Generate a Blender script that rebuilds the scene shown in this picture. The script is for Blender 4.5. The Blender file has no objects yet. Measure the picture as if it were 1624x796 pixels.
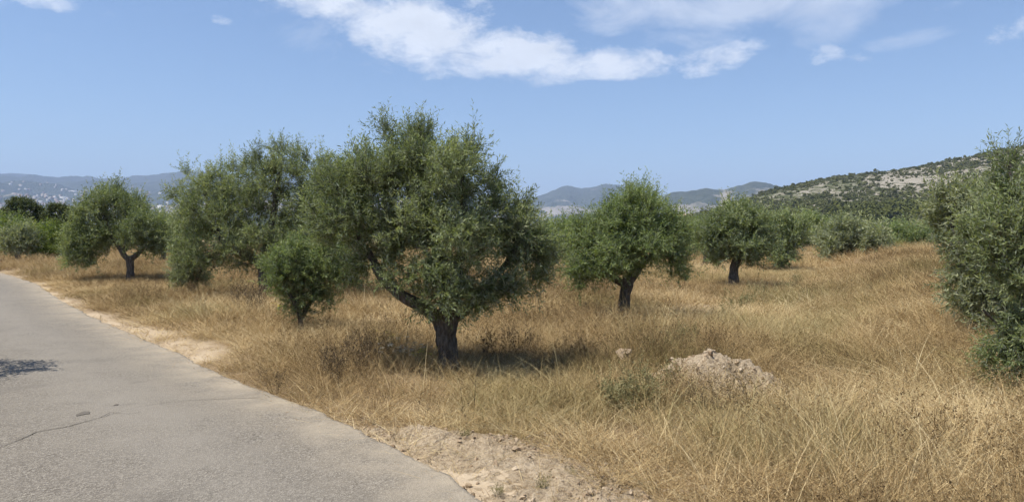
import bpy, bmesh, math, random
import numpy as np
from mathutils import Vector
from mathutils.bvhtree import BVHTree

# ------------------------------------------------------------------ camera
F, CX, CY, HOR, CAMH = 1160.0, 812.0, 398.0, 366.0, 1.7     # photo pixels, eye height in metres
PITCH = math.atan((CY - HOR) / F)
scene = bpy.context.scene
COL = scene.collection
cam_data = bpy.data.cameras.new('camera')
cam_data.sensor_width = 36.0
cam_data.lens = 36.0 * F / 1624.0
cam_data.clip_start = 0.05
cam_data.clip_end = 40000
cam = bpy.data.objects.new('camera', cam_data)
cam.location = (0, 0, CAMH)
cam.rotation_euler = (math.pi / 2 - PITCH, 0, 0)
COL.objects.link(cam)
scene.camera = cam

# ------------------------------------------------------------------ sun, sky, exposure
SUN_EL = math.radians(64)
SUN_DIR = Vector((-0.93, -0.30, 0)).normalized() * math.cos(SUN_EL) + Vector((0, 0, math.sin(SUN_EL)))
sun_data = bpy.data.lights.new('sun', 'SUN')
sun_data.energy = 4.7
sun_data.angle = math.radians(0.5)
sun_data.color = (1.0, 0.955, 0.88)
sun = bpy.data.objects.new('sun', sun_data)
sun.rotation_euler = (-SUN_DIR).to_track_quat('-Z', 'Y').to_euler()
COL.objects.link(sun)

world = bpy.data.worlds.new('World')
scene.world = world
world.use_nodes = True
SKY_STRENGTH = 0.096
CLOUD_RGB = (6.6, 6.95, 7.5)


def build_world():
    nt = world.node_tree
    nt.nodes.clear()
    N, L = nt.nodes.new, nt.links.new
    out = N('ShaderNodeOutputWorld')
    bg = N('ShaderNodeBackground')
    bg.inputs['Strength'].default_value = SKY_STRENGTH
    sky = N('ShaderNodeTexSky')
    sky.sky_type = 'NISHITA'
    sky.sun_disc = False
    sky.sun_elevation = SUN_EL
    sky.sun_rotation = math.atan2(SUN_DIR.x, SUN_DIR.y)
    sky.altitude = 400
    sky.air_density = 1.0
    sky.dust_density = 0.5
    sky.ozone_density = 4.5
    tc = N('ShaderNodeTexCoord')
    sep = N('ShaderNodeSeparateXYZ')
    L(tc.outputs['Generated'], sep.inputs[0])

    def M(op, a, b=None, c=None):
        n = N('ShaderNodeMath')
        n.operation = op
        for i, v in enumerate((a, b, c)):
            if v is None:
                continue
            if isinstance(v, (int, float)):
                n.inputs[i].default_value = v
            else:
                L(v, n.inputs[i])
        return n.outputs[0]
    # azimuth and elevation angles of the direction, good for the whole dome
    az = M('ARCTAN2', sep.outputs[0], sep.outputs[1])
    hyp = M('SQRT', M('ADD', M('MULTIPLY', sep.outputs[0], sep.outputs[0]), M('MULTIPLY', sep.outputs[1], sep.outputs[1])))
    el = M('ARCTAN2', sep.outputs[2], hyp)
    comb = N('ShaderNodeCombineXYZ')
    L(az, comb.inputs[0])
    L(M('MULTIPLY', el, 1.9), comb.inputs[1])

    def noise(scale, detail, rough, off, dist=0.0):
        n = N('ShaderNodeTexNoise')
        n.inputs['Scale'].default_value = scale
        n.inputs['Detail'].default_value = detail
        n.inputs['Roughness'].default_value = rough
        n.inputs['Distortion'].default_value = dist
        mp = N('ShaderNodeMapping')
        mp.inputs['Location'].default_value = off
        L(comb.outputs[0], mp.inputs[0])
        L(mp.outputs[0], n.inputs['Vector'])
        return n.outputs['Fac']
    puff = noise(16.0, 11.0, 0.70, (3.1, 1.7, 0.4), 0.25)
    wisp = noise(7.0, 8.0, 0.66, (8.3, 5.2, 2.0), 0.6)

    def ell(px, py, rx, ry, rot, amp):
        d = pix_dir(px, py)
        a0 = math.atan2(d[0], d[1])
        e0 = math.atan2(d[2], math.hypot(d[0], d[1]))
        c, s = math.cos(rot), math.sin(rot)
        dx = M('SUBTRACT', az, a0)
        dy = M('SUBTRACT', el, e0)
        u = M('DIVIDE', M('ADD', M('MULTIPLY', dx, c), M('MULTIPLY', dy, s)), rx / F)
        v = M('DIVIDE', M('SUBTRACT', M('MULTIPLY', dy, c), M('MULTIPLY', dx, s)), ry / F)
        r2 = M('ADD', M('MULTIPLY', u, u), M('MULTIPLY', v, v))
        return M('MULTIPLY', M('MAXIMUM', M('SUBTRACT', 1.0, r2), 0.0), amp)
    # cumulus bank, then thin veils
    bank = [(540, 5, 190, 62, -0.22, 1.0), (660, 48, 210, 78, -0.25, 1.15), (820, 88, 175, 56, -0.12, 1.15), (985, 100, 140, 34, -0.02, 1.05), (1130, 92, 100, 34, 0.12, .92),
            (1308, 88, 42, 22, 0.0, .7), (1360, 90, 36, 13, -0.1, .45), (80, 2, 75, 26, 0.0, .8), (162, 22, 45, 20, -0.5, .5), (345, 30, 36, 16, -.2, .5), (745, 5, 60, 24, 0, .55), (1600, 50, 75, 28, 0.25, .6)]
    veil = [(1180, 0, 360, 60, 0.03, .95), (1340, 15, 130, 50, 0.5, .5), (1130, 45, 190, 48, 0.2, .6), (1455, 62, 85, 22, 0.1, .6), (1500, 12, 40, 14, 0, .5), (560, 60, 240, 80, -0.3, .5),
            (60, 40, 80, 70, 0.6, .28), (790, 110, 330, 50, -0.1, .22), (1130, 105, 130, 40, 0.0, .25), (1600, 12, 40, 12, 0, .4), (-200, -40, 300, 70, .2, .6), (1900, -30, 260, 60, -.1, .6), (-300, -330, 400, 120, 0.3, .6),
            (900, -420, 500, 140, -.2, .6), (1900, -400, 380, 120, .1, .6)]
    b = None
    for e in bank:
        x = ell(*e)
        b = x if b is None else M('MAXIMUM', b, x)
    vv = None
    for e in veil:
        x = ell(*e)
        vv = x if vv is None else M('MAXIMUM', vv, x)
    # density: mask lowers the noise threshold
    db = M('MULTIPLY', M('SUBTRACT', M('ADD', puff, M('MULTIPLY', b, 0.50)), 0.74), 3.6)
    db = M('MULTIPLY', M('MINIMUM', M('MAXIMUM', db, 0.0), 1.0), M('MINIMUM', M('MULTIPLY', b, 4.0), 1.0))
    dv = M('MULTIPLY', M('SUBTRACT', M('ADD', wisp, M('MULTIPLY', vv, 0.5)), 0.66), 1.7)
    dv = M('MULTIPLY', M('MINIMUM', M('MAXIMUM', dv, 0.0), 0.55), M('MINIMUM', M('MULTIPLY', vv, 3.0), 1.0))
    dens = M('MULTIPLY', M('SUBTRACT', 1.0, M('MULTIPLY', M('SUBTRACT', 1.0, M('MULTIPLY', db, 0.93)), M('SUBTRACT', 1.0, dv))), 0.95)
    # thick parts are a little greyer underneath
    puff2 = noise(22.0, 6.0, 0.6, (3.1, 1.745, 0.4), 0.2)
    shade = M('ADD', 0.84, M('MULTIPLY', puff2, 0.30))
    cl = N('ShaderNodeMix'); cl.data_type = 'RGBA'; cl.blend_type = 'MULTIPLY'
    cl.inputs[0].default_value = 1.0
    cl.inputs[6].default_value = (*CLOUD_RGB, 1)
    cmb = N('ShaderNodeCombineColor')
    for i in range(3):
        L(shade, cmb.inputs[i])
    L(cmb.outputs[0], cl.inputs[7])
    mix = N('ShaderNodeMix'); mix.data_type = 'RGBA'
    L(dens, mix.inputs[0])
    L(sky.outputs[0], mix.inputs[6])
    L(cl.outputs[2], mix.inputs[7])
    L(mix.outputs[2], bg.inputs['Color'])
    L(bg.outputs[0], out.inputs['Surface'])


def pix_dir(px, py):
    a, b = (px - CX) / F, -(py - CY) / F
    return np.array([a, math.cos(PITCH) + b * math.sin(PITCH), -math.sin(PITCH) + b * math.cos(PITCH)])


build_world()
world.cycles.sampling_method = 'MANUAL'
world.cycles.sample_map_resolution = 512
scene.view_settings.view_transform = 'Standard'
scene.view_settings.look = 'None'
scene.view_settings.exposure = 0.65
scene.view_settings.gamma = 1.0
scene.view_settings.use_curve_mapping = False
scene.render.engine = 'CYCLES'
cy = scene.cycles
cy.max_bounces = 4
cy.diffuse_bounces = 3
cy.glossy_bounces = 2
cy.transmission_bounces = 4
cy.volume_bounces = 0
cy.transparent_max_bounces = 8
cy.use_denoising = True
cy.use_adaptive_sampling = True
cy.adaptive_threshold = 0.03

# ------------------------------------------------------------------ helpers
rng = np.random.default_rng(7)


def vnoise(x, y, seed=0):
    x = np.asarray(x, float); y = np.asarray(y, float)
    ix = np.floor(x).astype(np.int64); iy = np.floor(y).astype(np.int64)
    fx = x - ix; fy = y - iy
    fx = fx * fx * (3 - 2 * fx); fy = fy * fy * (3 - 2 * fy)

    def h(a, b):
        n = (a * 374761393 + b * 668265263 + seed * 974634777) & 0xffffffff
        n = ((n ^ (n >> 13)) * 1274126177) & 0xffffffff
        return ((n ^ (n >> 16)) & 0xffff) / 65535.0
    a = h(ix, iy); b = h(ix + 1, iy); c = h(ix, iy + 1); d = h(ix + 1, iy + 1)
    return (a * (1 - fx) + b * fx) * (1 - fy) + (c * (1 - fx) + d * fx) * fy


def fbm(x, y, oct=5, seed=0, gain=.5):
    s = 0; a = 1; t = 0
    for i in range(oct):
        s = s + a * (vnoise(x, y, seed + i * 17) - .5); t += a
        a *= gain; x = x * 2.03 + 5.1; y = y * 2.03 + 1.7
    return s / t * 2


def ss(a, b, x):
    t = np.clip((x - a) / (b - a), 0, 1)
    return t * t * (3 - 2 * t)


def mesh_np(name, V, faces, smooth=False, attrs=None):
    """faces: list of (n,k) int arrays. attrs: {name: float per vertex}"""
    me = bpy.data.meshes.new(name)
    V = np.asarray(V, np.float32)
    me.vertices.add(len(V)); me.vertices.foreach_set('co', V.ravel())
    faces = [np.asarray(f, np.int32) for f in faces if len(f)]
    idx = np.concatenate([f.ravel() for f in faces])
    tot = np.concatenate([np.full(len(f), f.shape[1], np.int32) for f in faces])
    st = np.concatenate([[0], np.cumsum(tot)[:-1]]).astype(np.int32)
    me.loops.add(len(idx)); me.loops.foreach_set('vertex_index', idx)
    me.polygons.add(len(tot)); me.polygons.foreach_set('loop_start', st)
    me.polygons.foreach_set('loop_total', tot)
    if smooth:
        me.polygons.foreach_set('use_smooth', np.ones(len(tot), bool))
    me.update(calc_edges=True)
    for k, v in (attrs or {}).items():
        at = me.attributes.new(k, 'FLOAT', 'POINT')
        at.data.foreach_set('value', np.asarray(v, np.float32))
    me.validate()
    return me


def grid_faces(n, m):
    i = np.arange(n - 1)[:, None] * m + np.arange(m - 1)[None, :]
    i = i.ravel()
    return np.stack([i, i + 1, i + m + 1, i + m], 1)


def obj(name, me, mat=None, parent=None, loc=None, rot=None, scale=None):
    o = bpy.data.objects.new(name, me)
    COL.objects.link(o)
    if mat is not None and me is not None and not me.materials:
        me.materials.append(mat)
    if parent is not None:
        o.parent = parent
    if loc is not None:
        o.location = loc
    if rot is not None:
        o.rotation_euler = rot
    if scale is not None:
        o.scale = scale if hasattr(scale, '__len__') else (scale,) * 3
    return o


def tag(o, label=None, cat=None, group=None, kind=None):
    if label: o['label'] = label
    if cat: o['category'] = cat
    if group: o['group'] = group
    if kind: o['kind'] = kind
    return o


# ------------------------------------------------------------------ materials
class Mat:
    def __init__(self, name):
        self.m = bpy.data.materials.new(name)
        self.m.use_nodes = True
        self.nt = self.m.node_tree
        self.nt.nodes.clear()
        self.out = self.N('ShaderNodeOutputMaterial')

    def N(self, t, **kw):
        n = self.nt.nodes.new(t)
        for k, v in kw.items():
            setattr(n, k, v)
        return n

    def L(self, a, b):
        self.nt.links.new(a, b)

    def math(self, op, a, b=None, clamp=False):
        n = self.N('ShaderNodeMath', operation=op, use_clamp=clamp)
        for i, v in enumerate((a, b)):
            if v is None: continue
            if isinstance(v, (int, float)): n.inputs[i].default_value = v
            else: self.L(v, n.inputs[i])
        return n.outputs[0]

    def pos(self):
        return self.N('ShaderNodeNewGeometry').outputs['Position']

    def noise(self, scale, detail=5, rough=.55, vec=None, dist=0, color=False):
        n = self.N('ShaderNodeTexNoise')
        n.inputs['Scale'].default_value = scale
        n.inputs['Detail'].default_value = detail
        n.inputs['Roughness'].default_value = rough
        n.inputs['Distortion'].default_value = dist
        self.L(vec if vec is not None else self.pos(), n.inputs['Vector'])
        return n.outputs['Color' if color else 'Fac']

    def ramp(self, fac, stops, interp='LINEAR'):
        n = self.N('ShaderNodeValToRGB')
        cr = n.color_ramp
        cr.interpolation = interp
        while len(cr.elements) < len(stops): cr.elements.new(0.5)
        for e, (p, c) in zip(cr.elements, stops):
            e.position = p
            e.color = (*c, 1) if len(c) == 3 else c
        self.L(fac, n.inputs[0])
        return n.outputs[0]

    def mix(self, fac, a, b, mode='MIX'):
        n = self.N('ShaderNodeMix', data_type='RGBA', blend_type=mode)
        for s, v in ((0, fac), (6, a), (7, b)):
            if isinstance(v, (int, float)): n.inputs[s].default_value = v
            elif isinstance(v, tuple): n.inputs[s].default_value = (*v, 1)
            else: self.L(v, n.inputs[s])
        return n.outputs[2]

    def attr(self, name, kind='GEOMETRY'):
        return self.N('ShaderNodeAttribute', attribute_name=name, attribute_type=kind).outputs['Fac']

    def bump(self, h, strength=.5, dist=.02, normal=None):
        n = self.N('ShaderNodeBump')
        n.inputs['Strength'].default_value = strength
        n.inputs['Distance'].default_value = dist
        self.L(h, n.inputs['Height'])
        if normal is not None: self.L(normal, n.inputs['Normal'])
        return n.outputs[0]

    def principled(self, color, rough=.8, spec=.3, normal=None):
        n = self.N('ShaderNodeBsdfPrincipled')
        if isinstance(color, tuple): n.inputs['Base Color'].default_value = (*color, 1)
        else: self.L(color, n.inputs['Base Color'])
        if isinstance(rough, (int, float)): n.inputs['Roughness'].default_value = rough
        else: self.L(rough, n.inputs['Roughness'])
        n.inputs['Specular IOR Level'].default_value = spec
        if normal is not None: self.L(normal, n.inputs['Normal'])
        return n.outputs[0]

    def finish(self, shader):
        self.L(shader, self.out.inputs['Surface'])
        return self.m


def leaf_material(name, dark, mid, pale, under, trans=.38, rough=.5, spec=.25):
    k = Mat(name)
    t = k.attr('tone')
    c = k.ramp(t, [(0, dark), (.5, mid), (1, pale)])
    big = k.noise(2.4, 3, .5)
    c = k.mix(k.math('MULTIPLY', k.math('SUBTRACT', big, .45), 1.8, True), c, pale)
    bf = k.N('ShaderNodeNewGeometry').outputs['Backfacing']
    c2 = k.mix(k.math('MULTIPLY', bf, .75), c, under)
    p = k.principled(c2, rough, spec)
    tr = k.N('ShaderNodeBsdfTranslucent')
    k.L(k.mix(1.0, c, (1.25, 1.3, .55), 'MULTIPLY'), tr.inputs['Color'])
    mx = k.N('ShaderNodeMixShader')
    mx.inputs[0].default_value = trans
    k.L(p, mx.inputs[1]); k.L(tr.outputs[0], mx.inputs[2])
    return k.finish(mx.outputs[0])


OLIVE = leaf_material('olive_leaves', (.074, .096, .036), (.158, .195, .074), (.30, .33, .165), (.35, .38, .28))
OLIVE_GREY = leaf_material('grey_olive_leaves', (.098, .112, .056), (.185, .205, .105), (.32, .335, .20), (.36, .38, .29))
OLIVE_FRESH = leaf_material('fresh_olive_leaves', (.074, .104, .033), (.160, .210, .068), (.285, .33, .145), (.33, .37, .24))
PINE = leaf_material('pine_needles', (.034, .046, .015), (.070, .088, .026), (.125, .145, .045), (.07, .085, .03), trans=.12, rough=.6)
SCRUB = leaf_material('hill_scrub_leaves', (.062, .070, .028), (.12, .125, .05), (.19, .188, .085), (.12, .12, .06), trans=.1, rough=.8, spec=.0)
PINEWOOD = leaf_material('far_pine_needles', (.040, .048, .016), (.078, .086, .026), (.13, .135, .044), (.08, .085, .03), trans=.1, rough=.8, spec=.0)
GREEN = leaf_material('bright_shrub_leaves', (.065, .092, .020), (.125, .165, .034), (.21, .25, .062), (.16, .20, .07))


def bark_material():
    k = Mat('olive_bark')
    tcm = k.N('ShaderNodeMapping')
    tcm.inputs['Scale'].default_value = (1, 1, .25)
    k.L(k.N('ShaderNodeTexCoord').outputs['Object'], tcm.inputs[0])
    n1 = k.noise(34, 6, .65, tcm.outputs[0])
    n2 = k.noise(7, 4, .6)
    c = k.ramp(n1, [(.3, (.05, .042, .034)), (.5, (.14, .12, .098)), (.72, (.29, .26, .22))])
    c = k.mix(k.math('MULTIPLY', n2, .35), c, (.07, .06, .048))
    b = k.bump(n1, 1.0, .06)
    return k.finish(k.principled(c, .92, .15, b))


BARK = bark_material()


def grass_material(name, stops, tr=.3, inst=True):
    k = Mat(name)
    t = k.attr('tone')
    if inst:
        it = k.attr('shade', 'INSTANCER')
        t = k.math('ADD', k.math('MULTIPLY', t, .62), k.math('MULTIPLY', it, .42))
    c = k.ramp(t, stops)
    if inst:
        g = k.attr('green', 'INSTANCER')
        c = k.mix(k.math('MULTIPLY', g, k.attr('tone')), c, (.17, .18, .062))
    d = k.N('ShaderNodeBsdfDiffuse'); k.L(c, d.inputs['Color'])
    trn = k.N('ShaderNodeBsdfTranslucent'); k.L(c, trn.inputs['Color'])
    mx = k.N('ShaderNodeMixShader'); mx.inputs[0].default_value = tr
    k.L(d.outputs[0], mx.inputs[1]); k.L(trn.outputs[0], mx.inputs[2])
    return k.finish(mx.outputs[0])


STRAW = grass_material('dry_grass', [(0, (.095, .064, .034)), (.3, (.245, .168, .082)), (.6, (.47, .342, .170)), (1, (.74, .61, .37))], .16)
WEED_DARK = grass_material('withered_weed', [(0, (.045, .034, .022)), (.5, (.115, .085, .052)), (1, (.26, .20, .13))], .15, False)
WEED_GREEN = grass_material('grey_green_weed', [(0, (.13, .122, .055)), (.5, (.235, .212, .10)), (1, (.36, .32, .17))], .2, False)
FLOWER_WHITE = grass_material('white_flower', [(0, (.50, .45, .34)), (1, (.70, .65, .52))], .2, False)
FLOWER_YELLOW = grass_material('yellow_flower', [(0, (.42, .36, .06)), (1, (.62, .55, .12))], .2, False)


def soil_material():
    k = Mat('dry_soil')
    bare = k.attr('bare')
    n1 = k.noise(1.3, 6, .6); n2 = k.noise(24, 6, .65); n3 = k.noise(150, 3, .6)
    lit = k.ramp(n2, [(.3, (.15, .105, .06)), (.55, (.28, .20, .115)), (.75, (.40, .305, .185))])
    soil = k.ramp(n1, [(.3, (.42, .32, .21)), (.7, (.54, .435, .305))])
    soil = k.mix(k.math('MULTIPLY', n2, .4), soil, (.33, .25, .165))
    soil = k.mix(k.ramp(n3, [(.60, (0, 0, 0)), (.72, (1, 1, 1))]), soil, (.50, .42, .31))
    c = k.mix(bare, lit, soil)
    # far away the field is read as straw, olive green groves and pale plots
    pos = k.N('ShaderNodeSeparateXYZ'); k.L(k.pos(), pos.inputs[0])
    far = k.ramp(k.math('DIVIDE', pos.outputs[1], 400.0), [(.18, (0, 0, 0)), (.35, (1, 1, 1))])
    fn = k.noise(.02, 6, .6)
    fc = k.ramp(fn, [(.35, (.085, .095, .038)), (.5, (.13, .13, .055)), (.62, (.30, .22, .11))])
    c = k.mix(far, c, fc)
    h = k.math('ADD', k.math('MULTIPLY', n2, .7), k.math('MULTIPLY', n3, .25))
    return k.finish(k.principled(c, .95, .1, k.bump(h, .8, .05)))


SOIL = soil_material()


def dirt_material(name, a, b, pale):
    k = Mat(name)
    n1 = k.noise(3.0, 6, .62); n2 = k.noise(26, 7, .68); n3 = k.noise(110, 4, .6)
    c = k.ramp(n1, [(.3, a), (.7, b)])
    c = k.mix(k.ramp(n2, [(.42, (.7, .7, .7)), (.54, (0, 0, 0))]), c, tuple(x * .6 for x in a))
    c = k.mix(k.ramp(n3, [(.56, (0, 0, 0)), (.68, (1, 1, 1))]), c, pale)
    h = k.math('ADD', n2, k.math('MULTIPLY', n3, .4))
    return k.finish(k.principled(c, .95, .1, k.bump(h, 1.0, .05)))


DIRT = dirt_material('verge_dirt', (.43, .32, .20), (.56, .445, .305), (.62, .53, .40))
MOUND = dirt_material('mound_dirt', (.42, .32, .205), (.54, .43, .30), (.62, .53, .40))


def stone_material():
    k = Mat('limestone')
    r = k.N('ShaderNodeObjectInfo').outputs['Random']
    c = k.ramp(r, [(0, (.28, .195, .115)), (.6, (.44, .335, .22)), (1, (.56, .46, .33))])
    n = k.noise(40, 5, .65)
    c = k.mix(k.math('MULTIPLY', n, .6), c, (.27, .20, .13))
    return k.finish(k.principled(c, .93, .15, k.bump(n, .8, .02)))


STONE = stone_material()


def asphalt_material():
    k = Mat('old_asphalt')
    big = k.noise(.35, 4, .55); mid = k.noise(2.2, 6, .62); fine = k.noise(120, 2, .6)
    vor = k.N('ShaderNodeTexVoronoi'); vor.inputs['Scale'].default_value = 95
    k.L(k.pos(), vor.inputs['Vector'])
    agg = k.ramp(vor.outputs['Color'], [(.1, (.070, .060, .047)), (.5, (.150, .130, .103)), (.9, (.30, .268, .218))])
    c = k.mix(k.ramp(mid, [(.35, (0, 0, 0)), (.7, (.6, .6, .6))]), agg, (.19, .166, .132))
    c = k.mix(k.ramp(big, [(.45, (0, 0, 0)), (.65, (.5, .5, .5))]), c, (.222, .194, .152))
    c = k.mix(k.ramp(fine, [(.30, (.7, .7, .7)), (.45, (0, 0, 0))]), c, (.10, .09, .08))
    tr = k.attr('track')
    c = k.mix(k.math('MULTIPLY', tr, k.math('ADD', k.math('MULTIPLY', mid, .9), -.05), True), c, (.235, .211, .175))
    pn = k.noise(.9, 3, .5, None, 1.5)
    c = k.mix(k.ramp(pn, [(.60, (0, 0, 0)), (.66, (.35, .35, .35))]), c, (.13, .115, .095))
    # dust blown on from the verge
    e = k.attr('edge')
    dustn = k.math('MULTIPLY', e, k.math('ADD', k.math('MULTIPLY', mid, 1.6), -.35), True)
    c = k.mix(dustn, c, (.42, .35, .25))
    h = k.math('ADD', vor.outputs['Distance'], k.math('MULTIPLY', fine, .5))
    return k.finish(k.principled(c, .88, .25, k.bump(h, .55, .008)))


ASPHALT = asphalt_material()


def flat_material(name, c, rough=.9, ns=30, amt=.4):
    k = Mat(name)
    n = k.noise(ns, 5, .6)
    col = k.mix(k.math('MULTIPLY', n, amt), c, tuple(x * .5 for x in c))
    return k.finish(k.principled(col, rough, .15))


CRACK = flat_material('crack_filler', (.06, .053, .045))
STAIN = flat_material('oil_stain', (.135, .117, .092), .7)


def hill_material():
    k = Mat('rocky_hillside')
    n1 = k.noise(.018, 6, .6); n2 = k.noise(.11, 6, .65); n3a = k.noise(.5, 5, .68)
    stm = k.N('ShaderNodeMapping'); stm.inputs['Scale'].default_value = (.03, .03, .45); k.L(k.pos(), stm.inputs[0])
    n3 = k.math('ADD', k.math('MULTIPLY', n3a, .6), k.math('MULTIPLY', k.noise(1.0, 5, .65, stm.outputs[0]), .4))
    rock = k.ramp(n3, [(.35, (.16, .14, .106)), (.5, (.28, .25, .20)), (.68, (.42, .385, .315))])
    scrub = k.ramp(n2, [(.35, (.062, .070, .032)), (.6, (.115, .118, .055)), (.75, (.20, .175, .095))])
    sp = k.N('ShaderNodeSeparateXYZ'); k.L(k.pos(), sp.inputs[0])
    g = k.attr('rocky')
    m = k.math('ADD', g, k.math('SUBTRACT', k.math('MULTIPLY', n2, 1.9), .95))
    m = k.math('ADD', m, k.math('MULTIPLY', k.math('SUBTRACT', n1, .5), .8))
    c = k.mix(k.ramp(m, [(.42, (0, 0, 0)), (.58, (1, 1, 1))]), scrub, rock)
    return k.finish(k.principled(c, .95, .05, k.bump(n3, 1.0, 2.2)))


HILL = hill_material()


def mountain_material(name, scrub_a, scrub_b, rock_a, rock_b, s=1.0):
    k = Mat(name)
    n1 = k.noise(.0045 * s, 8, .68); n2 = k.noise(.02 * s, 6, .68)
    scrub = k.ramp(n2, [(.35, scrub_a), (.65, scrub_b)])
    rock = k.ramp(n2, [(.35, rock_a), (.65, rock_b)])
    m = k.math('ADD', k.attr('rocky'), k.math('MULTIPLY', k.math('SUBTRACT', n1, .5), 1.7))
    c = k.mix(k.ramp(m, [(.40, (0, 0, 0)), (.60, (1, 1, 1))]), scrub, rock)
    return k.finish(k.principled(c, 1.0, .0, k.bump(n2, 1.0, 45)))


MTN = mountain_material('mountain_scrub', (.050, .062, .036), (.090, .10, .055), (.26, .225, .175), (.42, .375, .30))
CLAY = flat_material('quarry_clay', (.55, .38, .24), 1, .05, .4)

# ------------------------------------------------------------------ terrain shape
EDGE_PX = [(0, 432), (60, 452), (100, 480), (160, 511), (230, 540), (300, 570), (340, 592), (420, 622), (522, 662), (626, 712), (710, 752), (780, 796)]


def ground_pt(px, py, z=0.0):
    d = pix_dir(px, py)
    t = (z - CAMH) / d[2]
    return np.array([d[0] * t, d[1] * t, z])


def at_depth(px, py, Y):
    d = pix_dir(px, py)
    return np.array([0, 0, CAMH]) + d * (Y / d[1])


ep = [ground_pt(*p) for p in EDGE_PX]
ex = [-260, -90, -36] + [p[0] for p in ep] + [.32, .85, 2.2, 12]
ey = [160, 72, 41] + [p[1] for p in ep] + [3.2, 0, -8, -60]
o_ = np.argsort(ey)
ey = np.array(ey)[o_]; ex = np.array(ex)[o_]
_yy = np.concatenate([np.arange(-60, 0, 2.0), np.arange(0, 45, .25), np.arange(45, 160, 2.0)])
_xx = np.interp(_yy, ey, ex)
for _ in range(6):      # smooth the polyline
    _xx[1:-1] = .25 * _xx[:-2] + .5 * _xx[1:-1] + .25 * _xx[2:]


def edge_x(y):
    return np.interp(y, _yy, _xx)


def road_s(x, y):
    """signed distance from the road's field-side edge, positive on the field"""
    sl = (edge_x(y + .3) - edge_x(y - .3)) / .6
    return (x - edge_x(y)) / np.sqrt(1 + sl * sl)


ROADW = 5.4


def verge_w(y):
    return np.interp(y, [-20, 4.0, 5.8, 6.15, 6.45, 9.4, 10.3, 12.5, 14, 17, 30], [.8, .78, .68, .32, .03, .02, .5, .7, .35, .25, .2])


def gz(x, y):
    x = np.asarray(x, float); y = np.asarray(y, float)
    s = road_s(x, y)
    near = ss(120, 60, y)
    z = .07 * fbm(x * .35, y * .35, 3, 5) * ss(.5, 2.5, s) * near
    # grassy terrace bank on the far right side of the field
    bx = np.interp(y, [0, 6, 8, 12, 17, 24, 40], [4.5, 3.6, 3.3, 4.6, 6.6, 10.5, 16])
    z = z + .70 * ss(-.2, 3.2, x - bx) * ss(5, 15, y) * ss(60, 32, y)
    # the field is a hand higher than the tarmac; the ground under the road is sunk
    z = z + .05 * ss(.25, 1.6, s)
    inroad = ss(.05, -.12, s) * ss(-ROADW - .2, -ROADW, s)
    z = z - .07 * inroad - .035 * ss(.4, .1, s)
    # valley falls away beyond the groves
    z = z - 30 * ss(160, 1500, np.hypot(x, y)) * ss(60, 300, y)
    return z


def bare_mask(x, y):
    s = road_s(x, y)
    w = verge_w(y) * (1 + .7 * fbm(x * 1.1, y * 1.1, 3, 9)) + .18 * fbm(x * 4, y * 4, 2, 3)
    b = ss(w + .22, w - .12, s) * (s > -.3)
    p = ground_pt(1150, 492)
    b = np.maximum(b, .8 * ss(1.0, .3, np.hypot((x - p[0]) / 1.7, (y - p[1]) / 1.5) + .35 * fbm(x, y, 3, 4)))
    p = ground_pt(1230, 640)
    b = np.maximum(b, .55 * ss(1.0, .3, np.hypot((x - p[0]) / .9, (y - p[1]) / .5) + .35 * fbm(x * 2, y * 2, 3, 4)))
    return b


def build_ground():
    n = 440
    t = np.linspace(-1, 1, n)
    xs = 4.5 * np.sinh(8.6 * t); ys = 4.5 * np.sinh(8.6 * t) + 8
    X, Y = np.meshgrid(xs, ys, indexing='ij')
    Z = gz(X, Y)
    far = ss(900, 2500, np.hypot(X, Y))
    Z = Z + far * 8 * fbm(X / 400, Y / 400, 4, 6)
    V = np.stack([X, Y, Z], -1).reshape(-1, 3)
    me = mesh_np('ground', V, [grid_faces(n, n)[:, ::-1]], True, {'bare': bare_mask(X, Y).ravel()})
    o = tag(obj('ground', me, SOIL), 'dry field soil under the golden grass', None, None, 'structure')
    return o


GROUND = build_ground()


def build_road():
    ys = np.concatenate([np.arange(-40, 0, .5), np.arange(0, 16, .06), np.arange(16, 45, .25), np.arange(45, 150, 2.0)])
    exx = edge_x(ys)
    sl = np.gradient(exx, ys)
    nx = 1 / np.sqrt(1 + sl * sl); ny = -sl * nx
    wob = .025 * fbm(ys * 1.3, ys * 0, 4, 2) + .05 * fbm(ys * 7, ys * 0, 5, 8, .65) - .03 * ss(.25, .5, fbm(ys * 3.2, ys * 0 + 4, 3, 12))
    cols = [.0, -.03, -.12, -.3, -.6, -.9, -1.2, -1.5, -1.8, -2.3, -3.0, -3.4, -3.8, -4.3, -4.8, -5.2, -ROADW]
    V = []; E = []; TR = []
    top = 1 + len(cols) + 1
    for k, c in enumerate([cols[0] + .03] + cols + [cols[-1]]):
        off = c + (wob if c > -.2 else 0)
        crown = .02 + .03 * (1 - ((c + ROADW / 2) / (ROADW / 2)) ** 2)
        z = np.full_like(ys, crown if 0 < k < top - 1 else -.10)
        V.append(np.stack([exx + nx * off, ys + ny * off, z], -1))
        TR.append(np.full_like(ys, max(math.exp(-((c + 1.35) / .5) ** 2), math.exp(-((c + 3.6) / .55) ** 2))))
        E.append(np.full_like(ys, max(0., 1 - abs(c) / .75) if c > -3 else max(0., 1 - (c + ROADW) / .8)))
    V = np.stack(V, 1); E = np.stack(E, 1)
    me = mesh_np('road', V.reshape(-1, 3), [grid_faces(len(ys), top)], True, {'edge': E.ravel(), 'track': np.stack(TR, 1).ravel()})
    return tag(obj('road', me, ASPHALT), 'worn grey asphalt lane curving away to the left', None, None, 'structure')


ROAD = build_road()


def road_z(x, y):
    s = road_s(x, y)
    return .02 + .03 * (1 - ((s + ROADW / 2) / (ROADW / 2)) ** 2)


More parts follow.
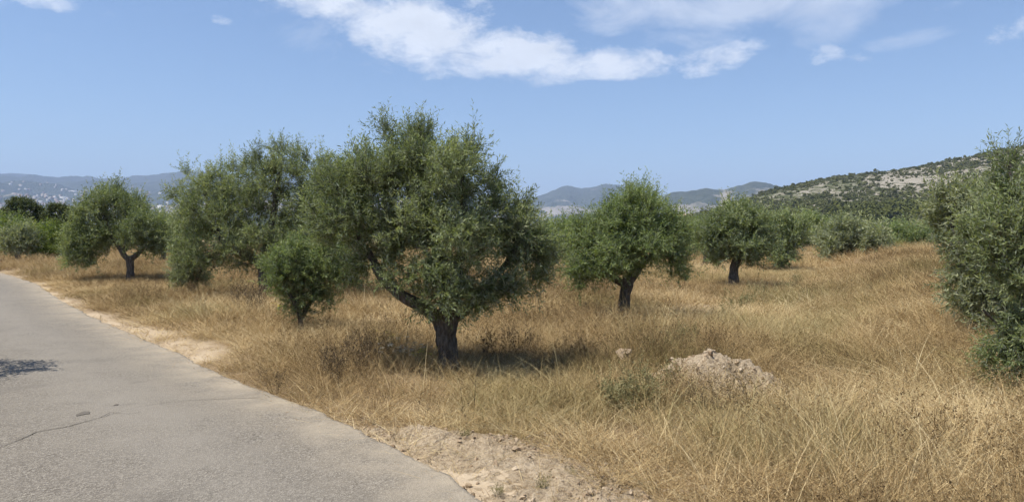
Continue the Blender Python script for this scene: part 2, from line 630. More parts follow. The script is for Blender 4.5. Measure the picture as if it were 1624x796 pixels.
def strip(name, pts, w, mat, z=.005):
    """thin irregular strip lying on the road"""
    P = np.array([ground_pt(*p)[:2] for p in pts])
    d = np.concatenate([[0], np.cumsum(np.hypot(*np.diff(P, axis=0).T))])
    tt = np.arange(0, d[-1], .035)
    x = np.interp(tt, d, P[:, 0]); y = np.interp(tt, d, P[:, 1])
    x = x + .022 * fbm(tt * 6, tt * 0, 4, 31); y = y + .03 * fbm(tt * 5, tt * 0 + 7, 4, 32)
    dx, dy = np.gradient(x), np.gradient(y)
    l = np.hypot(dx, dy)
    ww = w * np.clip(.55 + 1.1 * fbm(tt * 3, tt * 0 + 3, 4, 33), .12, 1.6)
    ww[0] = ww[-1] = .0005
    A = np.stack([x - dy / l * ww, y + dx / l * ww], -1); B = np.stack([x + dy / l * ww, y - dx / l * ww], -1)
    V = np.stack([A, B], 1).reshape(-1, 2)
    V = np.c_[V, road_z(V[:, 0], V[:, 1]) + z]
    return obj(name, mesh_np(name, V, [grid_faces(len(tt), 2)]), mat, ROAD)


strip('crack', [(-60, 745), (10, 716), (60, 694), (110, 685), (160, 670), (228, 650)], .005, CRACK)
strip('crack', [(160, 670), (175, 662), (205, 664), (226, 660)], .004, CRACK, .0045)
strip('crack', [(228, 650), (300, 640), (420, 634)], .004, CRACK, .004)


def blob_sheet(name, px, py, rx, ry, mat, seed):
    c = ground_pt(px, py)
    a = np.linspace(0, 2 * np.pi, 40, endpoint=False)
    r = 1 + .5 * fbm(np.cos(a) * 2 + 5, np.sin(a) * 2 + 5, 4, seed)
    V = np.stack([c[0] + rx * r * np.cos(a), c[1] + ry * r * np.sin(a)], -1)
    V = np.r_[[[c[0], c[1]]], V]
    V = np.c_[V, road_z(V[:, 0], V[:, 1]) + .004]
    i = np.arange(40)
    return obj(name, mesh_np(name, V, [np.stack([np.zeros(40, int), 1 + i, 1 + (i + 1) % 40], 1)]), mat, ROAD)


blob_sheet('oil_stain', 131, 664, .055, .075, STAIN, 3)
blob_sheet('oil_stain', 184, 649, .02, .03, STAIN, 5)


# ------------------------------------------------------------------ far land: hills and mountains
def wedge(name, ridge, y0, yr, y1, u0, u1, nu, nd, prof, rough, seed, mat, label, rockfun, base=-32, parent=None):
    """land that climbs from depth y0 to a ridge at depth yr and falls to y1; ridge: photo column -> row"""
    us = np.linspace(u0, u1, nu)
    a = np.linspace(0, 1, nd)
    yf = yr * .62 + y0 * .38
    D = np.where(a < .8, y0 + (yr - y0) * (a / .8), yr + (y1 - yr) * ((a - .8) / .2))
    U, Y = np.meshgrid(us, D, indexing='ij')
    rp = np.array(ridge, float)
    row = np.interp(us, rp[:, 0], rp[:, 1])
    for _ in range(3):
        row[1:-1] = .25 * row[:-2] + .5 * row[1:-1] + .25 * row[2:]
    row = row + yr / 1500. * fbm(us / 16., us * 0 + seed, 5, seed, .6) * min(1., 3000. / yr) * 1.6
    X = (U - CX) / F * Y
    zr = CAMH + (HOR - row)[:, None] / F * yr
    T = np.where(Y <= yr, (Y - y0) / (yr - y0), 1 - .9 * (Y - yr) / (y1 - yr))
    P = np.interp(T, [p[0] for p in prof], [p[1] for p in prof])
    Z = base + (zr - base) * P
    sc = yr * .05
    amp = rough * (zr - base) * np.minimum(1, T * 3) * np.where(Y <= yr, np.clip((1 - T) * 4, .22, 1), .5)
    nrm = fbm(X / sc, Y / sc, 6, seed, .55)
    rid = 1 - 2 * np.abs(fbm(X / (sc * 2.2), Y / (sc * 3.2), 5, seed + 5))
    Z = Z + amp * (.6 * nrm + .5 * (rid - .6))
    V = np.stack([X, Y, Z], -1)
    me = mesh_np(name, V.reshape(-1, 3), [grid_faces(nu, nd)[:, ::-1]], True, {'rocky': rockfun(U, T, X, Y).ravel()})
    o = tag(obj(name, me, mat), label, None, None, 'structure')
    return o, (us, D, Z)


# long blue range on the left with the town at its foot
LEFT_R = [(-800, 268), (-200, 268), (0, 275), (60, 280), (120, 283), (200, 283), (240, 279), (285, 272), (330, 272), (420, 284), (560, 296), (760, 312), (1000, 330), (1600, 336)]
MT1, MT1D = wedge('mountain_range', LEFT_R, 2300, 8600, 10500, -800, 1600, 300, 110, [(0, 0), (.12, .14), (.25, .27), (.40, .40), (.7, .72), (1, 1)], .22, 11, MTN,
                  'long blue hazy mountain range above the town', lambda U, T, X, Y: .12 + .10 * ss(.75, 1, T) + .22 * ss(.45, .2, T))
MT2, MT2D = wedge('mountain', [(640, 366), (760, 345), (830, 322), (862, 308), (885, 300), (905, 295), (918, 298), (935, 298), (955, 294), (975, 294), (1000, 300), (1030, 312), (1080, 322), (1200, 340), (1400, 360)],
                  3600, 6300, 7600, 640, 1400, 200, 90, [(0, 0), (.4, .30), (.7, .58), (1, 1)], .30, 23, MTN,
                  'blue mountain with twin rounded peaks in the middle distance', lambda U, T, X, Y: .25 + .34 * ss(.75, .45, T) )
MT3, MT3D = wedge('mountain', [(960, 345), (1020, 322), (1062, 308), (1090, 302), (1120, 299), (1150, 300), (1172, 295), (1195, 289), (1212, 291), (1240, 300), (1300, 306), (1400, 312), (1600, 330)],
                  2300, 3700, 4500, 960, 1600, 180, 90, [(0, 0), (.35, .3), (.6, .55), (1, 1)], .34, 37, MTN,
                  'grey rocky mountain ridge left of the scrubby hill', lambda U, T, X, Y: .26 + .36 * ss(.85, .5, T) + .3 * np.exp(-((U - 1150) / 7) ** 2) * ss(.4, .6, T))
# small clay quarry face seen between the olive trees
QR, QRD = wedge('quarry_bank', [(1040, 352), (1062, 342), (1085, 339), (1110, 338), (1130, 341), (1150, 350)], 1150, 1230, 1400, 1030, 1160, 60, 24, [(0, 0), (.5, .45), (.8, .9), (1, 1)], .10, 44, CLAY,
                'pale orange clay bank in front of the mountains', lambda U, T, X, Y: U * 0, base=-30)

HILL_R = [(960, 364), (1060, 352), (1120, 336), (1160, 325), (1185, 316), (1222, 301), (1250, 295), (1300, 285), (1350, 278), (1400, 273), (1450, 266), (1500, 256), (1560, 244), (1624, 231), (1800, 205), (2200, 170), (3200, 150)]


def hill_rock(U, T, X, Y):
    g = .41 + .0 * U
    g = g + .22 * ss(1330, 1420, U) * ss(.45, .62, T) * ss(1.02, .92, T)
    g = g + .22 * ss(1330, 1240, U) * ss(.5, .7, T) * fbm(U / 40, T * 6, 3, 3)
    return g


HL, HLD = wedge('hill', HILL_R, 190, 720, 950, 960, 2900, 420, 170, [(0, .02), (.15, .10), (.35, .24), (.6, .50), (.8, .76), (1, 1)], .06, 51, HILL,
                'scrub covered limestone hill rising to the right', hill_rock, base=-6)


def sample_wedge(data, u, y):
    us, D, Z = data
    iu = np.clip(np.searchsorted(us, u) - 1, 0, len(us) - 2); iy = np.clip(np.searchsorted(D, y) - 1, 0, len(D) - 2)
    fu = (u - us[iu]) / (us[iu + 1] - us[iu]); fy = (y - D[iy]) / (D[iy + 1] - D[iy])
    return (Z[iu, iy] * (1 - fu) + Z[iu + 1, iy] * fu) * (1 - fy) + (Z[iu, iy + 1] * (1 - fu) + Z[iu + 1, iy + 1] * fu) * fy


# ------------------------------------------------------------------ scattering by instances (uncountable stuff only)
def proto_object(name, me, mat):
    if mat is not None and not me.materials:
        me.materials.append(mat)
    return bpy.data.objects.new(name, me)       # never linked to the scene


def scatter(name, P, protos, pick, yaw, scale, tilt=None, extra=None, label=None):
    me = bpy.data.meshes.new(name)
    me.vertices.add(len(P)); me.vertices.foreach_set('co', np.asarray(P, np.float32).ravel())

    def put(nm, ty, v):
        a = me.attributes.new(nm, ty, 'POINT')
        a.data.foreach_set('vector' if ty == 'FLOAT_VECTOR' else 'value', np.ascontiguousarray(v).ravel())
    rot = np.zeros((len(P), 3), np.float32); rot[:, 2] = yaw
    if tilt is not None:
        rot[:, 0] = tilt[:, 0]; rot[:, 1] = tilt[:, 1]
    put('rot', 'FLOAT_VECTOR', rot)
    put('scl', 'FLOAT_VECTOR', np.asarray(scale, np.float32) if np.ndim(scale) == 2 else np.repeat(np.asarray(scale, np.float32)[:, None], 3, 1))
    put('pick', 'INT', np.asarray(pick, np.int32))
    for k, v in (extra or {}).items():
        put(k, 'FLOAT', np.asarray(v, np.float32))
    o = obj(name, me)
    ng = bpy.data.node_groups.new(name + '_nodes', 'GeometryNodeTree')
    ng.interface.new_socket('Geometry', in_out='INPUT', socket_type='NodeSocketGeometry')
    ng.interface.new_socket('Geometry', in_out='OUTPUT', socket_type='NodeSocketGeometry')
    N, L = ng.nodes.new, ng.links.new
    gi, go = N('NodeGroupInput'), N('NodeGroupOutput')
    m2p = N('GeometryNodeMeshToPoints')
    L(gi.outputs[0], m2p.inputs['Mesh'])
    join = N('GeometryNodeJoinGeometry')
    for pr in reversed(protos):
        oi = N('GeometryNodeObjectInfo'); oi.inputs['Object'].default_value = pr
        ti = N('GeometryNodeGeometryToInstance')
        L(oi.outputs['Geometry'], ti.inputs[0]); L(ti.outputs[0], join.inputs[0])
    iop = N('GeometryNodeInstanceOnPoints')
    L(m2p.outputs[0], iop.inputs['Points']); L(join.outputs[0], iop.inputs['Instance'])
    iop.inputs['Pick Instance'].default_value = True

    def named(nm, ty):
        n = N('GeometryNodeInputNamedAttribute'); n.data_type = ty; n.inputs['Name'].default_value = nm
        return n.outputs['Attribute']
    L(named('pick', 'INT'), iop.inputs['Instance Index'])
    e2r = N('FunctionNodeEulerToRotation'); L(named('rot', 'FLOAT_VECTOR'), e2r.inputs[0])
    L(e2r.outputs[0], iop.inputs['Rotation']); L(named('scl', 'FLOAT_VECTOR'), iop.inputs['Scale'])
    L(iop.outputs[0], go.inputs[0])
    md = o.modifiers.new('scatter', 'NODES'); md.node_group = ng
    tag(o, label, None, None, 'stuff')
    return o


def clump_mesh(name, n, leaf, seed, flat=.8, lobes=4):
    """leafy lump of unit radius: many small random leaf faces over a few lobes"""
    r = np.random.default_rng(seed)
    c = r.normal(size=(lobes, 3)) * [.45, .45, .25] + [0, 0, .55 * flat]
    rad = r.uniform(.42, .68, lobes)
    k = r.integers(0, lobes, n)
    d = r.normal(size=(n, 3)); d /= np.linalg.norm(d, axis=1)[:, None]
    p = c[k] + d * (rad[k] * r.uniform(.75, 1.05, n))[:, None] * [1, 1, flat]
    p[:, 2] = np.maximum(p[:, 2], -.05)
    u = np.cross(d, r.normal(size=(n, 3))); u /= np.linalg.norm(u, axis=1)[:, None]
    w = np.cross(d, u) + .5 * r.normal(size=(n, 3))
    w /= np.linalg.norm(w, axis=1)[:, None]
    s = leaf * r.uniform(.6, 1.4, n)[:, None]
    V = np.stack([p - u * s, p - w * s * .7, p + u * s, p + w * s * .7], 1).reshape(-1, 3)
    f = np.arange(n * 4).reshape(n, 4)
    return mesh_np(name, V, [f], False, {'tone': np.repeat(np.clip(r.normal(.45, .22, n), 0, 1), 4)})


SCRUB_P = [proto_object('scrub_source', clump_mesh('scrub', 110, .26, s), PINEWOOD if s % 3 == 0 else SCRUB) for s in range(6)]


def build_hill_scrub():
    r = np.random.default_rng(3)
    n = 44000
    u = r.uniform(960, 1780, n); y = r.uniform(215, 735, n)
    T = (y - 190) / (720 - 190)
    X = (u - CX) / F * y
    rocky = hill_rock(u, T, X, y)
    dens = np.clip(.62 - .6 * (rocky - .28), .3, 1) * np.clip(.55 + 1.0 * fbm(X / 45, y / 45, 4, 8), .08, 1.3)
    dens = np.where(T > .95, np.maximum(dens, .55), dens)
    keep = r.random(n) < dens * .95
    u, y, X, T = u[keep], y[keep], X[keep], T[keep]
    z = sample_wedge(HLD, u, y)
    sc = np.clip(r.lognormal(-.15, .5, len(u)), .3, 2.6)
    S = np.stack([sc, sc, sc * r.uniform(.8, 1.4, len(u))], 1)
    scatter('hill_scrub', np.stack([X, y, z - .1], 1), SCRUB_P, r.integers(0, 6, len(u)), r.uniform(0, 6.28, len(u)), S, label='dark green scrub and small pines dotted over the rocky hill')
    # pine wood on the lower slope
    n = 1500
    u = r.uniform(1335, 1520, n) + r.normal(0, 12, n); y = r.uniform(330, 470, n)
    row = 366 - (sample_wedge(HLD, u, y) + 3 - CAMH) / y * F
    keep = (r.random(n) < .6) & (row > 325 - .05 * (u - 1330)) & (row < 362)
    u, y = u[keep], y[keep]
    z = sample_wedge(HLD, u, y)
    sc = r.uniform(2.2, 3.6, len(u))
    S = np.stack([sc, sc, sc * r.uniform(1.0, 1.4, len(u))], 1)
    scatter('pine_wood', np.stack([(u - CX) / F * y, y, z + .8], 1), SCRUB_P[::3], r.integers(0, 2, len(u)), r.uniform(0, 6.28, len(u)), S, label='dark pine wood at the foot of the rocky hill')


build_hill_scrub()


def build_town():
    """white and ochre blocks of a far town on the valley slope"""
    r = np.random.default_rng(12)
    V = []; Fc = []; k = 0; tone = []
    n = 5200
    for i in range(n):
        u = r.uniform(-900, 900); y = r.triangular(2900, 3900, 6000)
        dn = .25 + .9 * vnoise(u / 60., y / 500., 3)
        if y > 4600: dn *= .5
        if r.random() > dn: continue
        z = float(sample_wedge(MT1D, np.array([u]), np.array([y]))[0])
        x = (u - CX) / F * y
        big = r.random() < .02
        w, d, h = (r.uniform(30, 60), r.uniform(20, 35), r.uniform(8, 12)) if big else (r.uniform(8, 17), r.uniform(8, 14), r.uniform(5, 12))
        a = r.uniform(-.5, .5); c, s = math.cos(a), math.sin(a)
        b = np.array([[-w, -d], [w, -d], [w, d], [-w, d]]) / 2 @ np.array([[c, s], [-s, c]]) + [x, y]
        # walls and a shallow pitched roof
        for zz in (z - 6, z + h): V += [[p[0], p[1], zz] for p in b]
        m0 = (b[0] + b[3]) / 2; m1 = (b[1] + b[2]) / 2; rr = h + (1 if big else 2.2)
        V += [[m0[0], m0[1], z + rr], [m1[0], m1[1], z + rr]]
        q = [[0, 1, 5, 4], [1, 2, 6, 5], [2, 3, 7, 6], [3, 0, 4, 7], [4, 5, 9, 8], [6, 7, 8, 9]]
        Fc += [[j + k for j in f] for f in q]
        tone += [1.0 if big else float(r.random())] * 10
        k += 10
    me = mesh_np('distant_town', V, [np.array(Fc)], False, {'tone': tone})
    kk = Mat('town_walls')
    c = kk.ramp(kk.attr('tone'), [(0, (.22, .15, .11)), (.4, (.32, .26, .20)), (.8, (.38, .355, .31)), (1, (.52, .50, .46))])
    tag(obj('distant_town', me, kk.finish(kk.principled(c, .9, .2))), 'pale far town spread along the foot of the blue range', None, None, 'stuff')


build_town()

# ------------------------------------------------------------------ tree builder
def colonize(P0, par0, att, step, infl, kill, iters, up=.0, r=None):
    P = [np.asarray(P0, float)]
    n = len(P0)
    par = list(par0)
    pos = np.zeros((8000, 3)); pos[:n] = P0
    A = np.asarray(att, float)
    D = np.linalg.norm(A[:, None] - pos[None, :n], axis=2)
    near = D.argmin(1); nd = D.min(1)
    alive = np.ones(len(A), bool)
    for it in range(iters):
        act = alive & (nd < infl)
        if not act.any() or n > 7600: break
        ids = near[act]
        vec = A[act] - pos[ids]
        vec /= np.linalg.norm(vec, axis=1)[:, None] + 1e-9
        sumv = np.zeros((n, 3)); np.add.at(sumv, ids, vec)
        gr = np.unique(ids)
        d = sumv[gr] + r.normal(0, .22, (len(gr), 3)) + [0, 0, up]
        d /= np.linalg.norm(d, axis=1)[:, None] + 1e-9
        new = pos[gr] + d * step
        m = len(new)
        pos[n:n + m] = new
        par += list(gr)
        Dn = np.linalg.norm(A[:, None] - new[None], axis=2)
        k = Dn.argmin(1); v = Dn[np.arange(len(A)), k]
        better = v < nd
        near[better] = k[better] + n; nd[better] = v[better]
        n += m
        alive &= nd > kill
    return pos[:n].copy(), np.array(par)


def tube_chains(pos, par, rad, ids, sides, knob=0., seed=0):
    """tubes for the chains of the nodes in ids; a chain starts at its parent node"""
    kids = {}
    S = set(ids)
    for i in ids:
        kids.setdefault(par[i], []).append(i)
    done = set(); V = []; Fq = []; base = 0
    order = sorted(ids, key=lambda i: -rad[i])
    rr = np.random.default_rng(seed)
    for i in order:
        if i in done: continue
        chain = [par[i]] if par[i] >= 0 else []
        c = i
        while True:
            chain.append(c); done.add(c)
            ks = [k for k in kids.get(c, []) if k not in done]
            if not ks: break
            c = max(ks, key=lambda k: rad[k])
        if len(chain) < 2: continue
        pts = pos[chain]; rd = rad[chain].copy()
        if par[i] >= 0: rd[0] = min(rd[0], rd[1] * 1.25)
        if len(pts) > 2 and sides >= 6:       # subdivide thick chains for a rounder line
            t = np.arange(len(pts)); tt = np.linspace(0, len(pts) - 1, (len(pts) - 1) * 3 + 1)
            sm = pts.copy(); sm[1:-1] = .25 * pts[:-2] + .5 * pts[1:-1] + .25 * pts[2:]
            pts = np.stack([np.interp(tt, t, sm[:, k]) for k in range(3)], 1); rd = np.interp(tt, t, rd)
        tg = np.gradient(pts, axis=0); tg /= np.linalg.norm(tg, axis=1)[:, None] + 1e-9
        ref = np.array([.31, .83, .2]) if abs(tg[0, 2]) > .7 else np.array([.1, .2, 1.])
        u = np.cross(tg, ref); u /= np.linalg.norm(u, axis=1)[:, None] + 1e-9
        w = np.cross(tg, u)
        a = np.linspace(0, 2 * np.pi, sides, endpoint=False)
        R = np.repeat(rd[:, None], sides, 1)
        if knob:
            hh = np.cumsum(np.r_[0, np.linalg.norm(np.diff(pts, axis=0), axis=1)])
            R = R * (1 + knob * fbm(np.cos(a)[None] * 1.6 + 9 + hh[:, None] * .8, np.sin(a)[None] * 1.6 + hh[:, None] * 3.5, 4, seed + 3))
        ring = pts[:, None] + R[..., None] * (np.cos(a)[None, :, None] * u[:, None] + np.sin(a)[None, :, None] * w[:, None])
        m = len(pts)
        V.append(ring.reshape(-1, 3))
        i0 = (np.arange(m - 1)[:, None] * sides + np.arange(sides)[None]).ravel()
        j0 = (np.arange(m - 1)[:, None] * sides + (np.arange(sides)[None] + 1) % sides).ravel()
        Fq.append(np.stack([i0, j0, j0 + sides, i0 + sides], 1) + base)
        base += m * sides
    if not V: return None
    return np.concatenate(V), np.concatenate(Fq)


def twig_leaves(B, D, Ln, nl, leaf, width, r, up=.25, spread=.9, tonemean=.45, hang=0.):
    """leaves in pairs along curved twigs; returns verts, faces, tone and twig polylines"""
    M = len(B)
    D = D / (np.linalg.norm(D, axis=1)[:, None] + 1e-9)
    bend = r.normal(0, .25, (M, 3)) + [0, 0, up - hang]
    t = np.linspace(.08, 1, nl)
    t = np.clip(t[None] + r.normal(0, .03, (M, nl)), 0.02, 1)
    pts = B[:, None] + Ln[:, None, None] * (D[:, None] * t[..., None] + bend[:, None] * (t ** 2)[..., None] * .5)
    tan = D[:, None] + bend[:, None] * t[..., None]
    tan /= np.linalg.norm(tan, axis=2)[..., None]
    ref = r.normal(size=(M, 1, 3))
    s1 = np.cross(tan, np.repeat(ref, nl, 1)); s1 /= np.linalg.norm(s1, axis=2)[..., None] + 1e-9
    s2 = np.cross(tan, s1)
    ph = (np.arange(nl) % 2 * np.pi + (np.arange(nl) // 2 % 2) * np.pi / 2)[None] + r.normal(0, .4, (M, nl))
    side = s1 * np.cos(ph)[..., None] + s2 * np.sin(ph)[..., None]
    ld = tan * .75 + side * spread * r.uniform(.6, 1.2, (M, nl))[..., None] + r.normal(0, .12, (M, nl, 3))
    ld /= np.linalg.norm(ld, axis=2)[..., None]
    wd = np.cross(ld, tan + r.normal(0, .5, (M, nl, 3))); wd /= np.linalg.norm(wd, axis=2)[..., None] + 1e-9
    nrm = np.cross(ld, wd)
    fl = np.where(nrm[..., 2] < -.15, -1., 1.)[..., None]; wd = wd * fl      # upper side turned to the light
    L = (leaf * r.uniform(.65, 1.25, (M, nl)))[..., None]
    W = L * width
    a = pts; m1 = pts + ld * L * .48 + wd * W * .5; m2 = pts + ld * L * .48 - wd * W * .5; e = pts + ld * L
    V = np.stack([a, m2, e, m1], 2).reshape(-1, 3)
    n = M * nl
    f = np.arange(n * 4).reshape(n, 4)
    tone = np.clip(r.normal(tonemean, .2, (M, nl)) + .16 * t - .08 + r.normal(0, .1, (M, 1)), 0, 1).reshape(-1)
    # twig stems: flat-sided thin prisms along the same curve
    tt = np.array([0, .5, 1.0])
    sp = B[:, None] + Ln[:, None, None] * (D[:, None] * tt[None, :, None] + bend[:, None] * (tt ** 2)[None, :, None] * .5)
    return V, f, np.repeat(tone, 4), sp


def twig_stems(sp, rad):
    M = len(sp)
    o3 = np.array([[1, 0, 0], [-.5, .8, .3], [-.5, -.8, -.3]]) * rad
    ring = sp[:, :2, None, :] + o3[None, None] * np.array([1, .7])[None, :, None, None]
    tip = sp[:, 2:, :]
    V = np.concatenate([ring.reshape(M, 6, 3), tip], 1).reshape(-1, 3)
    q = np.array([[0, 1, 4, 3], [1, 2, 5, 4], [2, 0, 3, 5]]); tr = np.array([[3, 4, 6], [4, 5, 6], [5, 3, 6]])
    b = (np.arange(M) * 7)[:, None, None]
    return V, (q[None] + b).reshape(-1, 4), (tr[None] + b).reshape(-1, 3)


def tree(name, label, base, guides, lobes, natt, ntwig, nl=20, leaf=.055, width=.2, twig=(.16, .34), mat=None, seed=1, step=.10, sides=12, cat='olive tree', group=None,
         shoots=0, skirt=0., up=.25, tonemean=.45, fill=.5, clump=.05):
    """guides: list of (points[m,3], radii[m]) in local metres, the first is the trunk; lobes: list of (centre, radii, weight)"""
    r = np.random.default_rng(seed)
    mat = mat or OLIVE
    pos = []; par = []; rg = []; gid = []
    for gi, (gp, gr, parent) in enumerate(guides):
        gp = np.asarray(gp, float)
        # resample to steps
        d = np.r_[0, np.cumsum(np.linalg.norm(np.diff(gp, axis=0), axis=1))]
        m = max(3, int(d[-1] / step) + 1)
        t = np.linspace(0, d[-1], m)
        q = np.stack([np.interp(t, d, gp[:, k]) for k in range(3)], 1)
        wob = np.stack([fbm(t * 3 + 10 * gi, t * 0 + seed + k * 5, 3, seed) for k in range(3)], 1) * .05 * min(1, d[-1])
        wob *= np.clip(t / .3, 0, 1)[:, None]
        q += wob
        rr = np.interp(t, d, gr)
        for j in range(m):
            if parent is None:
                par.append(len(pos) - 1 if j else -1)
            else:
                if j == 0: continue
                par.append(len(pos) - 1 if j > 1 else parent_node(pos, guides, gid, parent, q[0]))
            pos.append(q[j]); rg.append(rr[j]); gid.append(gi)
    ng = len(pos)
    # attractors
    wts = np.array([l[2] * (l[1][0] * l[1][1] * l[1][2]) ** .8 for l in lobes]); wts = wts / wts.sum()
    A = []
    for (c, rd, w), k in zip(lobes, r.multinomial(natt, wts)):
        d = r.normal(size=(k, 3)); d /= np.linalg.norm(d, axis=1)[:, None]
        A.append(np.asarray(c) + d * (r.uniform(.12, 1, k) ** .42)[:, None] * np.asarray(rd))
    A = np.concatenate(A)
    size = max(np.ptp(A[:, 0]), np.ptp(A[:, 2]))
    pos, par = colonize(np.array(pos), par, A, step, size * .9, step * 1.5, 90, .05, r)
    n = len(pos)
    # pipe radii
    rad = np.zeros(n); acc = np.zeros(n)
    kids = np.zeros(n, int)
    for i in range(n - 1, 0, -1):
        rad[i] = max(.0035, acc[i] ** (1 / 2.3)) if acc[i] > 0 else .0035
        if par[i] >= 0:
            acc[par[i]] += rad[i] ** 2.3; kids[par[i]] += 1
    rad[:ng] = np.array(rg)[:ng]
    cap = min(rg) * .8
    for i in range(ng, n):
        rad[i] = min(rad[i], rad[par[i]] * .92, max(cap, .02))
    root = obj(name, None, None, None, base)
    root.empty_display_size = .2
    tag(root, label, cat, group)
    # trunk, limbs, branches
    g0 = [i for i in range(ng) if gid[i] == 0]
    vf = tube_chains(pos, par, rad, g0, sides + 6, .42, seed)
    V, Fq = vf
    low = V[:, 2] < .15
    V[low, :2] *= 1 + (.15 - V[low, 2:3]) * 1.6            # root flare
    trunk = obj('trunk', mesh_np('trunk', V, [Fq], True), BARK, root)
    for gi in range(1, len(guides)):
        ids = [i for i in range(ng) if gid[i] == gi]
        if len(ids) > 1:
            V, Fq = tube_chains(pos, par, rad, ids, sides, .3, seed + gi)
            obj('limb', mesh_np('limb', V, [Fq], True), BARK, trunk)
    thin = [i for i in range(ng, n) if rad[i] > .0038]
    if thin:
        vf = tube_chains(pos, par, rad, thin, 5)
        o = obj('branches', mesh_np('branches', vf[0], [vf[1]], True), BARK, root)
        o['kind'] = 'stuff'
    # twigs with leaves
    cand = np.arange(ng, n) if n > ng else np.arange(n)
    tipw = np.where(kids[cand] == 0, 2.2, 1.0)
    ids = r.choice(cand, ntwig, p=tipw / tipw.sum())
    B = pos[ids] + r.normal(0, step * .35, (ntwig, 3))
    prev = pos[np.maximum(par[ids], 0)]
    fl = r.random(ntwig) < fill
    B[fl] = A[r.integers(0, len(A), fl.sum())] + r.normal(0, step * .5, (fl.sum(), 3))
    K = max(14, int(natt * clump))
    ci = [int(r.integers(len(A)))]; fd = np.linalg.norm(A - A[ci[0]], axis=1)
    for _ in range(K - 1):
        ci.append(int((fd * r.uniform(.8, 1, len(A))).argmax())); fd = np.minimum(fd, np.linalg.norm(A - A[ci[-1]], axis=1))
    CC = A[ci]
    near = np.concatenate([np.linalg.norm(b_[:, None] - CC[None], axis=2).argmin(1) for b_ in np.array_split(B, 8)])
    pull = CC[near] - B
    B = B + pull * r.uniform(.2, .85, (ntwig, 1))
    bd = pos[ids] - prev; bd /= np.linalg.norm(bd, axis=1)[:, None] + 1e-9
    cen = A.mean(0)
    outw = B - cen; outw /= np.linalg.norm(outw, axis=1)[:, None] + 1e-9
    pd = -pull / (np.linalg.norm(pull, axis=1)[:, None] + 1e-9)
    D = bd * .3 + outw * .35 + pd * .45 + r.normal(0, .42, (ntwig, 3)) + [0, 0, .3]
    low = B[:, 2] < np.percentile(B[:, 2], 30)
    D[low, 2] -= skirt
    Ln = r.uniform(twig[0], twig[1], ntwig)
    if shoots:                                   # long upright shoots on top
        top = np.argsort(-(B[:, 2] + .25 * r.normal(size=ntwig) - 9 * fl))[:shoots * 3]
        top = r.choice(top, shoots, replace=False)
        D[top] = D[top] * .25 + [0, 0, 1.0]; Ln[top] *= 1.3
    ctone = tonemean + r.normal(0, .19, K)[near]
    V, f, tone, sp = twig_leaves(B, D, Ln, nl, leaf, width, r, up, .9, ctone[:, None])
    o = obj('crown', mesh_np('crown', V, [f], False, {'tone': tone}), mat, root)
    o['kind'] = 'stuff'
    if leaf < .09:
        SV, sq, st = twig_stems(sp, .0022)
        t = obj('twigs', mesh_np('twigs', SV, [sq, st]), BARK, o)
        t['kind'] = 'stuff'
    return root


def parent_node(pos, guides, gid, parent, p):
    ids = [i for i in range(len(pos)) if gid[i] == parent]
    P = np.array([pos[i] for i in ids])
    return ids[int(np.linalg.norm(P - p, axis=1).argmin())]


def base_on_ground(px, py):
    z = 0.
    for _ in range(6):
        p = ground_pt(px, py, z)
        z = float(gz(p[0], p[1]))
    return np.array([p[0], p[1], z])


def hero(name, label, bpx, guides_px, lobes_px, **kw):
    """guides_px: [( [(px,py,dy)...], [radius px...], parent )]; lobes_px: [(px,py,rx,ry, dy, ry_depth_m, weight)] in photo pixels at the tree's depth"""
    b = base_on_ground(*bpx)
    s = b[1] / F

    def loc(px, py, dy=0.):
        p = at_depth(px, py, b[1])
        return [p[0] - b[0], dy, p[2] - b[2]]
    G = []
    for pts, rr, parent in guides_px:
        q = [loc(*p) for p in pts]
        if parent is None:
            q[0] = [0, 0, -.15]
        G.append((q, [x * s for x in rr], parent))
    tw = kw.get('twig', (.16, .34)); ins = .42 * (tw[0] + tw[1]) / 2
    Lb = []
    for px, py, rx, ry, dy, rd, w in lobes_px:
        c = loc(px, py, dy); c[2] -= ins * .55
        Lb.append((c, (max(rx * s - ins, rx * s * .35), max(rd - ins, rd * .4), max(ry * s - ins, ry * s * .35)), w))
    return tree(name, label, b, G, Lb, **kw)


